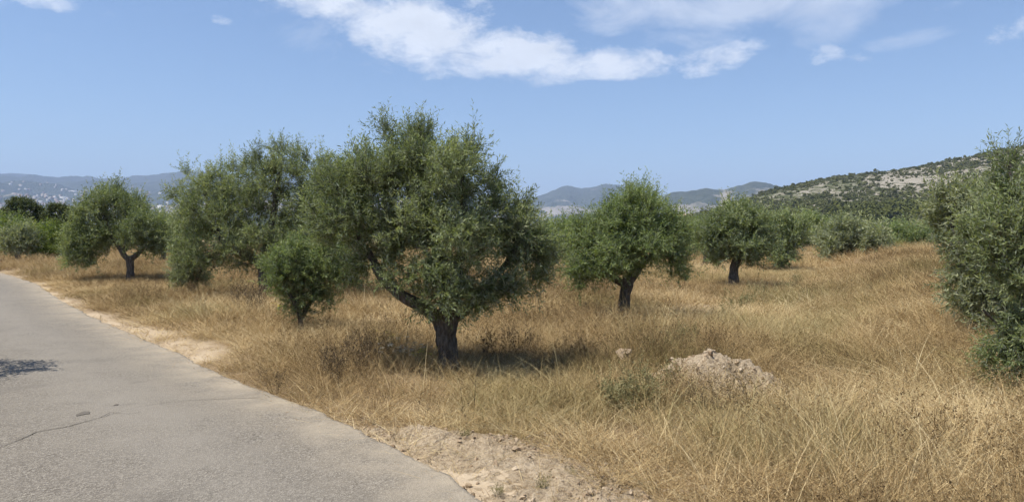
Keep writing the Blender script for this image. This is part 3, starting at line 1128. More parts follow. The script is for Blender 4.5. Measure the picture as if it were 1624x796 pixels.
# ------------------------------------------------------------------ the olive trees one can pick out
hero('olive_tree', 'large olive tree with thick forked trunk beside the lane', (706, 588),
     [([(706, 590, 0), (707, 560, 0), (710, 535, 0), (714, 508, 0), (716, 492, 0)], [20, 14.5, 14.5, 20, 16], None),
      ([(708, 522, 0), (692, 498, -.05), (662, 478, -.1), (632, 462, -.15), (606, 444, -.1), (588, 412, 0), (566, 370, .05), (545, 330, .1)], [13, 11, 9.5, 8.5, 7.5, 6, 4.5, 3], 0),
      ([(718, 512, 0), (738, 490, 0), (762, 466, .1), (790, 440, .2), (815, 405, .2), (832, 372, .2)], [11, 9, 7, 5.5, 4, 2.5], 0),
      ([(714, 502, 0), (708, 460, .2), (694, 410, .35), (676, 350, .4), (664, 290, .4), (655, 240, .3)], [13, 11, 9, 7, 5, 3], 0),
      ([(718, 500, 0), (728, 450, -.25), (736, 400, -.4), (742, 340, -.45), (738, 280, -.3)], [11, 9, 7, 5, 3], 0)],
     [(650, 258, 60, 58, .2, .75, 1.0), (715, 285, 50, 58, -.3, .7, 1.1), (595, 282, 60, 45, .1, .7, 1.0), (550, 290, 48, 42, .0, .6, 1.0), (515, 300, 30, 42, .1, .5, .9), (565, 345, 60, 50, .0, .65, 1.0), (520, 355, 40, 40, .1, .5, .9), (655, 345, 75, 55, .1, .9, .6),
      (735, 370, 56, 60, -.5, .6, 1.2), (735, 450, 62, 40, -.45, .5, 1.3), (690, 415, 50, 45, -.2, .6, .6), (812, 372, 50, 58, .2, .55, 1.0), (850, 395, 42, 50, .25, .5, 1.0), (775, 305, 36, 50, .1, .5, 1.0), (830, 325, 26, 28, .2, .35, 1.0),
      (600, 395, 50, 38, .2, .6, .7), (560, 415, 36, 30, .2, .4, .5), (635, 215, 28, 26, .15, .3, 1.2), (675, 210, 32, 28, .1, .3, 1.2), (742, 240, 28, 28, -.1, .3, 1.1), (610, 212, 11, 28, .1, .15, 1.6), (572, 250, 26, 22, .1, .3, 1.0),
      (795, 440, 44, 36, -.3, .45, 1.0), (768, 468, 30, 24, -.3, .35, .8), (850, 440, 26, 22, .2, .3, .8), (640, 425, 36, 26, -.3, .4, .6), (690, 470, 30, 22, -.3, .3, .7), (880, 395, 18, 36, .2, .3, .9), (875, 430, 16, 16, .2, .3, .8)],
     natt=1900, ntwig=6000, nl=22, leaf=.055, width=.21, seed=4, shoots=90, skirt=.25, sides=10)

hero('olive_sucker_bush', 'small dense olive bush standing in front of the larger left olive', (477, 527),
     [([(477, 527, 0), (476, 505, 0), (474, 490, 0), (470, 470, 0), (462, 440, 0)], [5, 4.5, 4, 3.5, 2.5], None),
      ([(476, 505, 0), (490, 480, .1), (505, 450, .1)], [4, 3.4, 2.2], 0), ([(476, 500, 0), (468, 480, -.1), (450, 450, -.1), (440, 420, 0)], [3.5, 3, 2.5, 2], 0)],
     [(462, 420, 46, 36, 0, .45, 1), (500, 420, 50, 42, .15, .5, 1), (445, 440, 30, 30, -.1, .35, 1), (478, 455, 36, 28, 0, .35, 1), (468, 388, 28, 20, 0, .25, 1), (515, 385, 32, 26, .2, .3, 1), (545, 430, 36, 34, .2, .3, .9), (505, 468, 30, 22, .1, .3, .9), (455, 472, 22, 18, 0, .25, .9), (478, 484, 34, 18, 0, .3, 1.0)],
     natt=520, ntwig=2000, nl=20, leaf=.058, width=.21, seed=9, shoots=60, step=.075, sides=8, mat=OLIVE_FRESH, cat='olive bush')

hero('olive_tree', 'broad spreading olive tree behind the small dense bush', (428, 474),
     [([(428, 474, 0), (425, 450, 0), (420, 428, 0), (416, 412, 0)], [13, 11, 10, 10], None),
      ([(418, 418, 0), (400, 405, 0), (380, 398, -.1), (355, 380, -.1), (335, 350, 0), (325, 310, 0)], [7, 6, 5.5, 5, 3.5, 2], 0),
      ([(418, 416, 0), (425, 385, .1), (432, 345, .1), (440, 300, 0), (445, 260, 0)], [8, 7, 5.5, 4, 2], 0),
      ([(422, 422, 0), (450, 400, .1), (485, 380, .1), (515, 350, .1), (530, 310, 0)], [7, 6, 5, 4, 2], 0)],
     [(330, 320, 52, 55, 0, 1.0, 1), (310, 350, 36, 50, 0, .7, 1), (350, 275, 28, 30, 0, .5, 1), (400, 300, 58, 62, .2, 1.2, 1), (450, 270, 46, 48, .2, .9, 1.1), (440, 238, 28, 22, .1, .5, 1.2), (405, 250, 24, 22, 0, .4, 1), (480, 245, 16, 26, 0, .35, 1.1),
      (390, 370, 85, 36, -.2, 1.0, .9), (320, 395, 45, 26, -.2, .6, .9), (500, 310, 50, 55, .2, 1.1, 1), (520, 370, 58, 46, .3, 1.0, .8), (540, 290, 36, 40, .2, .7, 1), (460, 380, 60, 40, .1, 1, .8), (300, 275, 14, 22, 0, .3, 1.1), (530, 440, 40, 20, .3, .5, .4), (370, 330, 60, 50, .2, 1.0, .9), (380, 400, 64, 30, .2, .8, 1.4), (450, 410, 64, 34, .3, .9, 1.6), (345, 408, 44, 28, -.1, .6, 1.2), (290, 380, 28, 34, 0, .6, 1.1), (288, 320, 20, 38, 0, .5, 1.1), (515, 415, 50, 34, .4, .8, 1.5), (480, 340, 55, 50, .2, 1.0, 1.0), (545, 340, 40, 50, .3, .8, 1.0), (515, 272, 32, 32, .2, .7, 1.0)],
     natt=2200, ntwig=6800, nl=18, leaf=.078, width=.22, twig=(.22, .45), seed=14, shoots=130, skirt=.3, step=.14, sides=9)

hero('olive_shrub', 'grey-green low shrub at the left foot of the broad spreading olive', (304, 470),
     [([(304, 470, 0), (303, 455, 0), (300, 430, 0)], [4, 3, 2], None), ([(304, 462, 0), (315, 440, 0), (322, 415, 0)], [3, 2.4, 1.6], 0), ([(304, 462, 0), (290, 440, 0), (284, 420, 0)], [3, 2.4, 1.6], 0)],
     [(294, 432, 22, 22, 0, .4, 1), (306, 412, 22, 22, 0, .35, 1), (285, 412, 16, 18, .1, .35, 1), (318, 436, 12, 18, 0, .25, .8)],
     natt=300, ntwig=700, nl=18, leaf=.080, width=.2, twig=(.2, .4), seed=21, shoots=60, step=.1, sides=7, mat=OLIVE_GREY, cat='shrub')

hero('olive_tree', 'round olive tree with slender V-forked trunk beyond the lane bend', (206, 447),
     [([(206, 441, 0), (206, 428, 0), (206, 416, 0), (205, 411, 0)], [6.5, 5.5, 5.5, 6], None),
      ([(205, 415, 0), (196, 405, 0), (190, 392, 0), (178, 372, 0), (165, 350, .1), (155, 330, .1)], [4.5, 4, 3.5, 3, 2, 1.4], 0),
      ([(206, 414, 0), (216, 404, 0), (228, 395, 0), (236, 375, 0), (240, 352, 0)], [4.5, 4, 3.2, 2.4, 1.6], 0),
      ([(196, 405, 0), (196, 385, .2), (192, 355, .3), (185, 325, .3)], [3.4, 2.8, 2.2, 1.4], 1)],
     [(175, 325, 34, 30, .2, 1.0, 1), (148, 338, 30, 28, .1, .8, 1), (205, 330, 28, 26, .2, .8, 1), (135, 375, 30, 32, 0, .9, 1), (142, 402, 30, 20, -.2, .6, .9), (172, 365, 34, 28, .3, .9, .8), (232, 365, 36, 34, -.3, .9, 1.1), (240, 390, 22, 14, -.2, .5, .8),
      (262, 375, 20, 30, -.1, .6, .9), (175, 302, 16, 11, .2, .4, 1.1), (120, 398, 22, 24, 0, .5, .9), (112, 412, 14, 14, 0, .4, .9), (270, 385, 16, 24, 0, .4, .8)],
     natt=1100, ntwig=3300, nl=16, leaf=.10, width=.24, twig=(.25, .5), seed=33, shoots=90, skirt=.05, step=.16, sides=8, tonemean=.36)

hero('olive_tree', 'olive tree with leaning dark trunk in the middle of the field', (984, 512),
     [([(984, 506, 0), (986, 490, 0), (990, 470, 0), (996, 452, 0), (1000, 440, 0)], [11, 9.5, 9, 11, 9], None),
      ([(996, 455, 0), (984, 450, 0), (970, 440, -.1), (950, 415, -.1), (935, 385, 0)], [7, 6, 5, 4, 2], 0),
      ([(998, 448, 0), (1002, 425, 0), (1004, 395, .1), (1008, 355, .1), (1012, 320, .1)], [8, 7, 5.5, 4, 2], 0),
      ([(998, 450, 0), (1018, 425, .1), (1038, 405, .1), (1060, 385, .1), (1068, 360, .1)], [6, 5, 4, 3, 2], 0)],
     [(1010, 335, 44, 40, .1, .8, 1.1), (1012, 312, 22, 18, .1, .4, 1.2), (1042, 312, 14, 16, .1, .3, 1.2), (975, 350, 36, 34, 0, .7, 1), (930, 370, 34, 32, 0, .6, 1.1), (918, 355, 16, 18, 0, .3, 1.1), (925, 415, 30, 40, -.1, .6, 1), (965, 400, 45, 45, -.3, .8, .8),
      (1010, 385, 55, 45, -.1, .9, .7), (1060, 370, 34, 45, .1, .7, 1), (1072, 410, 24, 34, .1, .5, .9), (965, 425, 25, 18, .2, .4, .6), (1078, 440, 14, 18, .1, .3, .6), (922, 452, 20, 16, -.1, .3, .7)],
     natt=1300, ntwig=4000, nl=18, leaf=.066, width=.22, twig=(.18, .38), seed=41, shoots=130, skirt=.12, step=.11, sides=9, mat=OLIVE_FRESH)

hero('olive_tree', 'smaller olive tree with curved dark trunk right of the mid-field olive', (1163, 459),
     [([(1163, 454, 0), (1164, 440, 0), (1166, 430, 0), (1164, 420, 0), (1168, 408, 0)], [8.5, 7.5, 6.5, 7, 6], None),
      ([(1167, 412, 0), (1155, 395, 0), (1140, 375, 0), (1130, 355, 0)], [4, 3.4, 2.6, 1.5], 0), ([(1168, 410, 0), (1175, 390, .1), (1180, 365, .1), (1176, 340, .1)], [5, 4, 3, 1.5], 0), ([(1168, 412, 0), (1188, 395, 0), (1204, 375, 0)], [4, 3, 2], 0)],
     [(1150, 355, 34, 28, 0, .9, 1), (1185, 352, 34, 28, .1, .9, 1), (1128, 370, 26, 26, 0, .7, 1), (1165, 385, 45, 28, -.2, .9, .8), (1205, 375, 24, 30, 0, .7, 1), (1160, 392, 30, 12, .2, .6, .7), (1135, 400, 22, 20, -.1, .5, .8), (1195, 405, 18, 16, 0, .5, .7), (1165, 332, 26, 12, 0, .5, 1.1)],
     natt=900, ntwig=2700, nl=16, leaf=.095, width=.24, twig=(.22, .45), seed=52, shoots=90, skirt=.1, step=.14, sides=8, tonemean=.4)

hero('olive_tree', 'grey-green olive tree at the right edge behind the tall foreground one', (1552, 500),
     [([(1552, 500, 0), (1550, 470, 0), (1548, 440, 0), (1545, 420, 0)], [10, 8, 8, 8], None),
      ([(1548, 432, 0), (1530, 405, 0), (1515, 375, 0), (1508, 345, 0)], [5, 4, 3, 2], 0), ([(1546, 424, 0), (1556, 390, 0), (1562, 350, 0), (1556, 315, 0)], [5, 4, 3, 2], 0), ([(1548, 432, 0), (1575, 410, 0), (1600, 380, 0)], [5, 4, 3], 0)],
     [(1518, 340, 30, 36, 0, .7, 1), (1550, 335, 45, 40, .1, .8, 1), (1542, 395, 46, 48, -.3, .8, 1), (1522, 430, 30, 32, -.2, .5, 1), (1560, 432, 36, 26, -.2, .5, 1), (1590, 390, 40, 55, 0, .8, .9), (1498, 312, 16, 18, 0, .4, 1), (1590, 330, 35, 40, 0, .7, .8), (1525, 462, 36, 24, -.2, .5, 1.2), (1565, 472, 42, 26, -.2, .5, 1.2)],
     natt=1000, ntwig=3300, nl=18, leaf=.072, width=.22, twig=(.2, .4), seed=63, shoots=90, skirt=.4, step=.12, sides=8, mat=OLIVE_GREY)

hero('olive_tree', 'tall foreground olive tree cut by the right edge of the view', (1646, 628),
     [([(1634, 628, 0), (1632, 580, 0), (1626, 520, 0), (1620, 450, 0), (1612, 380, 0), (1606, 310, 0), (1602, 250, 0)], [14, 11, 10, 8, 6, 4, 2], None),
      ([(1630, 560, 0), (1605, 530, 0), (1580, 510, 0), (1560, 490, 0)], [4, 3, 2, 1.5], 0), ([(1626, 520, 0), (1655, 470, .1), (1680, 400, .1), (1690, 330, .1)], [8, 6, 4, 2], 0), ([(1620, 470, 0), (1595, 430, -.1), (1575, 390, -.1)], [5, 4, 2], 0)],
     [(1606, 310, 32, 55, 0, .45, 1), (1606, 258, 15, 24, 0, .2, 1.4), (1585, 370, 46, 55, 0, .5, 1), (1604, 440, 40, 34, -.1, .4, 1), (1598, 560, 40, 50, -.05, .4, 1.1), (1584, 530, 24, 34, 0, .3, .8), (1640, 360, 60, 90, .1, .6, .9), (1700, 400, 60, 110, .1, .7, .8), (1690, 300, 45, 60, .1, .5, .8),
      (1650, 540, 50, 60, 0, .5, .9), (1600, 610, 26, 18, -.1, .25, 1.3), (1615, 520, 40, 60, -.1, .35, 1.2), (1606, 580, 36, 36, -.1, .3, 1.3)],
     natt=1300, ntwig=4800, nl=20, leaf=.054, width=.2, twig=(.16, .34), seed=71, shoots=20, skirt=.3, step=.09, sides=9)


# ------------------------------------------------------------------ further trees, each placed where it stands
def simple_tree(name, label, bpx, top, x0, x1, bottom, seed, mat=OLIVE, leaf=.13, ntwig=700, trunk=True, cat='olive tree', group=None, nlobe=7, depth=None, tone=.42, width=.28, natt=260):
    """a crown between columns x0..x1 and rows top..bottom (photo pixels), trunk at bpx"""
    b = base_on_ground(*bpx)
    if depth is not None:
        p = at_depth(bpx[0], bpx[1], depth)
        b = np.array([p[0], depth, float(gz(p[0], depth))])
    r = np.random.default_rng(seed)
    s = b[1] / F

    def loc(px, py, dy=0.):
        p = at_depth(px, py, b[1])
        return [p[0] - b[0], dy, p[2] - b[2]]
    mx, my = (x0 + x1) / 2, (top + bottom) / 2
    hw, hh = (x1 - x0) / 2, (bottom - top) / 2
    L = []
    for i in range(nlobe):
        a = i * 2 * math.pi / nlobe + r.uniform(-.3, .3)
        q = r.uniform(.42, .62)
        L.append((loc(mx + hw * q * math.cos(a), my - hh * q * math.sin(a), r.uniform(-.5, .5) * hw * s), (hw * s * r.uniform(.38, .5), hw * s * r.uniform(.45, .6), hh * s * r.uniform(.36, .48)), 1.))
    L.append((loc(mx, my), (hw * s * .6, hw * s * .6, hh * s * .6), .8))
    t = loc(mx + r.uniform(-.1, .1) * hw, my)
    zf = loc(bpx[0], bottom)[2]
    G = [([[0, 0, -.2], [.03, 0, max(.2, zf)], [t[0] * .4, 0, max(.4, zf + .3 * (t[2] - zf))]], [.10 * b[1] / 28, .085 * b[1] / 28, .06 * b[1] / 28], None)]
    for i in range(3):
        e = L[r.integers(0, len(L))][0]
        G.append(([G[0][0][2], [(G[0][0][2][0] + e[0]) / 2, e[1] / 2, (G[0][0][2][2] + e[2]) / 2 - .1], e], [.05, .035, .02], 0))
    return tree(name, label, b, G, L, natt=natt, ntwig=ntwig, nl=12, leaf=leaf, width=width, twig=(leaf * 2.2, leaf * 4.6), mat=mat, seed=seed, step=max(.14, hw * s * .11), sides=6, cat=cat, group=group,
                shoots=int(ntwig * .06), tonemean=tone)


simple_tree('olive_tree', 'small silvery olive tree at the left edge beside the lane', (28, 415), 363, 0, 57, 405, 101, OLIVE_GREY, .15, 650, tone=.5)
simple_tree('leafy_shrub', 'bright green shrub between the silvery and the round olive', (82, 413), 362, 55, 112, 412, 102, GREEN, .16, 700, cat='shrub')
simple_tree('leafy_shrub', 'yellow-green shrub in front of the big umbrella pine', (12, 404), 353, -20, 48, 400, 103, GREEN, .2, 600, cat='shrub', depth=52, tone=.6)
simple_tree('leafy_shrub', 'low green shrub right behind the silvery olive', (58, 404), 366, 40, 82, 402, 104, GREEN, .2, 420, cat='shrub', depth=50, tone=.5)
hero('umbrella_pine', 'dark broad pine with domed crown over the left shrubs', (36, 397),
     [([(36, 397, 0), (35, 375, 0), (34, 360, 0)], [3, 2.6, 2.2], None), ([(34, 362, 0), (20, 345, 0), (14, 335, 0)], [1.6, 1.2, .8], 0), ([(34, 362, 0), (44, 345, 0), (50, 332, 0)], [1.6, 1.2, .8], 0)],
     [(16, 336, 18, 13, .3, 1.0, 1), (32, 326, 20, 14, .2, 1.1, 1), (50, 328, 18, 13, -.2, 1.0, 1), (60, 340, 11, 13, 0, .8, 1), (34, 345, 26, 13, -.5, 1.2, 1), (8, 348, 14, 12, 0, .8, 1), (50, 355, 16, 11, -.3, .8, 1), (22, 356, 18, 10, -.3, .8, .8)],
     natt=420, ntwig=2400, nl=12, leaf=.16, width=.4, twig=(.25, .5), mat=PINE, seed=105, step=.3, sides=6, cat='pine tree', up=.45)
hero('umbrella_pine', 'smaller dark pine standing just right of the domed one', (92, 398),
     [([(92, 398, 0), (92, 375, 0), (91, 358, 0)], [2.6, 2.2, 1.8], None), ([(91, 360, 0), (82, 348, 0), (80, 340, 0)], [1.4, 1, .7], 0), ([(91, 360, 0), (99, 348, 0), (102, 340, 0)], [1.4, 1, .7], 0)],
     [(90, 332, 15, 10, 0, .9, 1), (80, 345, 11, 10, 0, .8, 1), (103, 343, 11, 11, .2, .8, 1), (92, 352, 17, 10, -.3, .8, 1)],
     natt=260, ntwig=1300, nl=12, leaf=.16, width=.4, twig=(.25, .5), mat=PINE, seed=106, step=.3, sides=6, cat='pine tree', up=.45)
simple_tree('olive_tree', 'olive tree half hidden behind the right side of the round one', (258, 414), 338, 225, 298, 405, 107, OLIVE, .15, 800)
simple_tree('olive_tree', 'olive tree seen just past the right side of the large olive', (884, 420), 345, 852, 912, 418, 108, OLIVE_FRESH, .15, 700)
simple_tree('olive_sapling', 'thin young olive with slim trunk left of the curved dark trunk', (1118, 421), 352, 1088, 1146, 405, 109, OLIVE_FRESH, .14, 520)
simple_tree('olive_tree', 'dark multi-stemmed olive just right of the curved trunk olive', (1236, 430), 340, 1200, 1278, 424, 110, OLIVE, .14, 1000)
simple_tree('olive_bush', 'rounded grey-green olive bush at the far edge of the field', (1334, 412), 358, 1296, 1368, 411, 111, OLIVE_GREY, .16, 850, cat='olive bush', tone=.5)
simple_tree('olive_bush', 'low silvery bush right of the rounded grey-green bush', (1386, 410), 368, 1362, 1412, 409, 112, OLIVE_GREY, .16, 500, cat='olive bush', tone=.6)
simple_tree('leafy_shrub', 'green shrub on the crest of the grassy bank', (1432, 406), 360, 1402, 1466, 406, 113, OLIVE_FRESH, .18, 700, cat='shrub', depth=44)
simple_tree('olive_tree', 'olive tree rising behind the dark multi-stemmed olive', (1282, 404), 336, 1246, 1318, 398, 114, OLIVE_FRESH, .18, 800, depth=58)
simple_tree('olive_tree', 'olive tree visible behind the right side of the mid-field olive', (1080, 412), 350, 1056, 1108, 408, 115, OLIVE, .16, 600, depth=47)
simple_tree('olive_tree', 'roadside olive across the lane whose shade falls on the tarmac', (-440, 640), 165, -640, -205, 480, 116, OLIVE, .09, 2600, depth=7.55, natt=600)

# ------------------------------------------------------------------ rows of olives that close the field
def copy_tree(src, parent=None):
    c = src.copy(); COL.objects.link(c); c.parent = parent
    for ch in list(src.children):
        copy_tree(ch, c)
    return c


def far_rows():
    r = np.random.default_rng(77)
    protos = []
    for i, m in enumerate((OLIVE, OLIVE_FRESH, OLIVE_GREY)):
        t = simple_tree('far_olive_tree', 'far olive', (812, 396), 352, 775, 849, 394, 200 + i, m, .24, 420, depth=64, width=.34, natt=140)
        protos.append(t)
    spots = []
    for row, Y in enumerate((62, 76, 98)):
        du = F * 5.2 / Y
        u = -150 + r.uniform(0, du)
        while u < 1700:
            vis = (u < 300) or (850 < u < 920) or (1050 < u < 1480)
            if r.random() < (.9 if vis else .7):
                spots.append((u + r.uniform(-.2, .2) * du, Y + r.uniform(-3, 3)))
            u += du * r.uniform(.8, 1.2)
    used = [False] * 3
    for u, Y in spots:
        k = int(r.integers(0, 3)); src = protos[k]
        x = (u - CX) / F * Y
        if used[k]:
            o = copy_tree(src)
        else:
            o = src; used[k] = True
        o.location = (x, Y, float(gz(x, Y)))
        o.rotation_euler = (0, 0, r.uniform(0, 6.28))
        sc = r.uniform(.75, 1.15)
        o.scale = (sc * r.uniform(.95, 1.2), sc * r.uniform(.95, 1.2), sc)
        where = next(w for lim, w in ((130, 'behind the shrubs and pines at the left edge'), (300, 'behind the round V-forked olive'), (850, 'mostly hidden behind the broad and the large olive'), (1050, 'glimpsed between the large and the mid-field olive'), (1200, 'glimpsed on both sides of the curved trunk olive'), (1480, 'below the rocky hill right of the curved trunk olive'), (9999, 'mostly hidden behind the right edge olives')) if u < lim)
        tag(o, 'small far olive tree ' + where, 'olive tree', 'far olive trees ' + where)


far_rows()


# ------------------------------------------------------------------ dirt heap, verge and stones
def hull_stone(seed):
    r = np.random.default_rng(seed)
    bm = bmesh.new()
    d = r.normal(size=(15, 3)); d /= np.linalg.norm(d, axis=1)[:, None]
    d *= r.uniform(.7, 1.0, (15, 1)) * [1, r.uniform(.65, 1), r.uniform(.5, .8)]
    for p in d: bm.verts.new(p)
    bmesh.ops.convex_hull(bm, input=bm.verts)
    for v in [v for v in bm.verts if not v.link_faces]: bm.verts.remove(v)
    me = bpy.data.meshes.new('stone'); bm.to_mesh(me); bm.free()
    me.materials.append(STONE)
    return me


STONES = [hull_stone(s) for s in range(7)]


def heap_h(x, y, rx, ry, h, seed):
    rr = np.hypot(x / rx, y / ry)
    a = np.clip(1 - rr, 0, 1)
    a2 = a * a * (3 - 2 * a)
    return h * (.45 * a + .55 * a2) * (1 + .45 * fbm(x * 3 + 4, y * 3 + 7, 4, seed)) + np.minimum(a * 3, 1) * (.08 * fbm(x * 7, y * 7, 5, seed + 2, .6) + .035 * np.maximum(fbm(x * 17, y * 17, 4, seed + 9, .65), -.3))


def build_heap():
    c = base_on_ground(1122, 612)
    root = tag(obj('dirt_heap', None, None, None, c), 'heap of pale dry earth and stones in the grass', 'dirt heap')
    n = 150
    g = np.linspace(-1.15, 1.15, n)
    X, Y = np.meshgrid(g, g * .9, indexing='ij')

    def hf(X, Y):
        h = heap_h(X, Y, 1.1, .85, .30, 3) + heap_h(X - .06, Y - .05, .75, .5, .10, 8) + heap_h(X - .4, Y - .1, .55, .5, .06, 11)
        h = h - .16 * np.exp(-(((X + .24) / .08) ** 2 + ((Y + .08) / .10) ** 2))      # hollow under the crest
        h = h - .10 * np.exp(-(((X - .22) / .07) ** 2 + ((Y + .12) / .07) ** 2))
        return h
    Z = hf(X, Y) - .06
    Z = np.where(Z > .25, .25 + (Z - .25) * .5, Z)
    V = np.stack([X, Y, Z], -1).reshape(-1, 3)
    obj('earth', mesh_np('earth', V, [grid_faces(n, n)[:, ::-1]], True), MOUND, root)
    r = np.random.default_rng(5)
    for i in range(280):
        a = r.uniform(0, 6.28); q = r.uniform(0, 1.0) ** .6
        x, y = .95 * q * math.cos(a), .75 * q * math.sin(a)
        s = r.choice([.014, .02, .028, .04, .055], p=[.3, .3, .22, .12, .06])
        z = float(hf(np.array([x]), np.array([y]))[0]) - .06
        z = .25 + (z - .25) * .5 if z > .25 else z
        obj('stone', STONES[i % 7], None, root, (x, y, z + s * .2), tuple(r.uniform(0, 6.28, 3)), s)


build_heap()


def build_verge():
    # near strip of bare sandy earth beside the tarmac with a crumbled bank
    ys = np.arange(2.2, 8.2, .022)
    ss_ = np.linspace(-.05, 2.0, 105)
    sl = (edge_x(ys + .3) - edge_x(ys - .3)) / .6
    nx = 1 / np.sqrt(1 + sl * sl); ny = -sl * nx
    X = edge_x(ys)[:, None] + nx[:, None] * ss_[None]; Y = ys[:, None] + ny[:, None] * ss_[None]
    S = np.repeat(ss_[None], len(ys), 0)
    w = verge_w(Y)
    h = .02 * fbm(X * 3, Y * 3, 5, 21) + .03 * np.maximum(fbm(X * 11, Y * 11, 4, 22, .6), -.2) - .03 * ss(.18, .0, np.abs(fbm(X * 6 + 3, Y * 6, 4, 28, .6)))
    bank = np.exp(-(((S - w * .78) / .20) ** 2)) * ss(3.0, 4.6, Y) * ss(7.2, 6.2, Y)
    h = h + bank * (.05 + .08 * fbm(X * 5, Y * 5, 5, 24, .6))
    p = ground_pt(815, 690)
    h = h + .07 * np.exp(-(((X - p[0]) / .4) ** 2 + ((Y - p[1]) / .32) ** 2)) * (1 + .8 * fbm(X * 8, Y * 8, 4, 25, .6))
    up = ss(-.02, .12, S) * ss(.5, .1, S - w * (1 + .4 * fbm(X * 1.5, Y * 1.5, 3, 9))) * ss(2.2, 2.6, Y) * ss(6.55, 6.1, Y)
    base = gz(X, Y)
    Z = base - .05 + up * (.062 + np.maximum(h, -.02))
    V = np.stack([X, Y, Z], -1).reshape(-1, 3)
    o = tag(obj('dirt_verge', mesh_np('dirt_verge', V, [grid_faces(len(ys), len(ss_))[:, ::-1]], True), DIRT), 'bare sandy earth along the tarmac edge', None, None, 'structure')
    r = np.random.default_rng(8)
    for i in range(290):
        j, k = int(r.integers(20, len(ys) - 30)), int(np.clip(r.normal(.55, .25) * 60, 6, 95))
        s = r.choice([.007, .011, .017, .027, .04], p=[.34, .3, .2, .11, .05])
        obj('stone', STONES[i % 7], None, o, (X[j, k], Y[j, k], Z[j, k] + s * .25), tuple(r.uniform(0, 6.28, 3)), s)
    return o


VERGE = build_verge()
for px, py, s, lab in [(990, 590, .10, 'pale weathered boulder poking out of the grass left of the heap')]:
    b = base_on_ground(px, py)
    root = tag(obj('boulder', STONES[2], None, None, (b[0], b[1], b[2] + .20), (.2, .1, .6), (.17, .13, .16)), lab, 'boulder')


def gravel():
    r = np.random.default_rng(19)
    n = 5200
    y = r.uniform(2.5, 17, n); s = np.abs(r.normal(0, .22, n)) * np.where(r.random(n) < .3, -1, 1)
    x = edge_x(y) + s * np.sqrt(1 + ((edge_x(y + .3) - edge_x(y - .3)) / .6) ** 2)
    k = r.random(n) < np.clip(.45 + 1.2 * fbm(x * 2, y * 2, 3, 44), .05, 1)
    x, y, s = x[k], y[k], s[k]
    z = np.where(s < 0, road_z(x, y), gz(x, y) + .02)
    scatter('gravel', np.stack([x, y, z], 1), [proto_object('pebble', m, None) for m in STONES[:4]], r.integers(0, 4, len(x)), r.uniform(0, 6.28, len(x)), r.choice([.003, .005, .008, .012], len(x), p=[.4, .35, .18, .07]), label='fine pale gravel spilled along the tarmac edge')


gravel()


def clods():
    r = np.random.default_rng(29)
    n = 9500
    y = r.uniform(3.0, 7.0, n); s = r.uniform(.02, 1.5, n) * np.clip(verge_w(y) / .75, .2, 1)
    x = edge_x(y) + s * np.sqrt(1 + ((edge_x(y + .3) - edge_x(y - .3)) / .6) ** 2)
    p = ground_pt(815, 695)
    k = r.random(n) < np.clip(.25 + 1.1 * fbm(x * 2.5, y * 2.5, 3, 47) + .8 * np.exp(-(((x - p[0]) / .45) ** 2 + ((y - p[1]) / .35) ** 2)), .02, 1)
    x, y, s = x[k], y[k], s[k]
    bv = BVHTree.FromObject(VERGE, bpy.context.evaluated_depsgraph_get())
    z = np.array([(bv.ray_cast(Vector((a, b, 2)), Vector((0, 0, -1)))[0] or Vector((0, 0, float(gz(a, b)))))[2] for a, b in zip(x, y)])
    z = np.maximum(z, gz(x, y))
    sc = r.choice([.004, .007, .012, .02, .03], len(x), p=[.30, .30, .22, .12, .06])
    scatter('earth_clods', np.stack([x, y, z + sc * .2], 1), [proto_object('clod', m, None) for m in STONES[:5]], r.integers(0, 5, len(x)), r.uniform(0, 6.28, len(x)), sc, r.normal(0, .6, (len(x), 2)), label='crumbled pale earth clods on the bare verge')


clods()


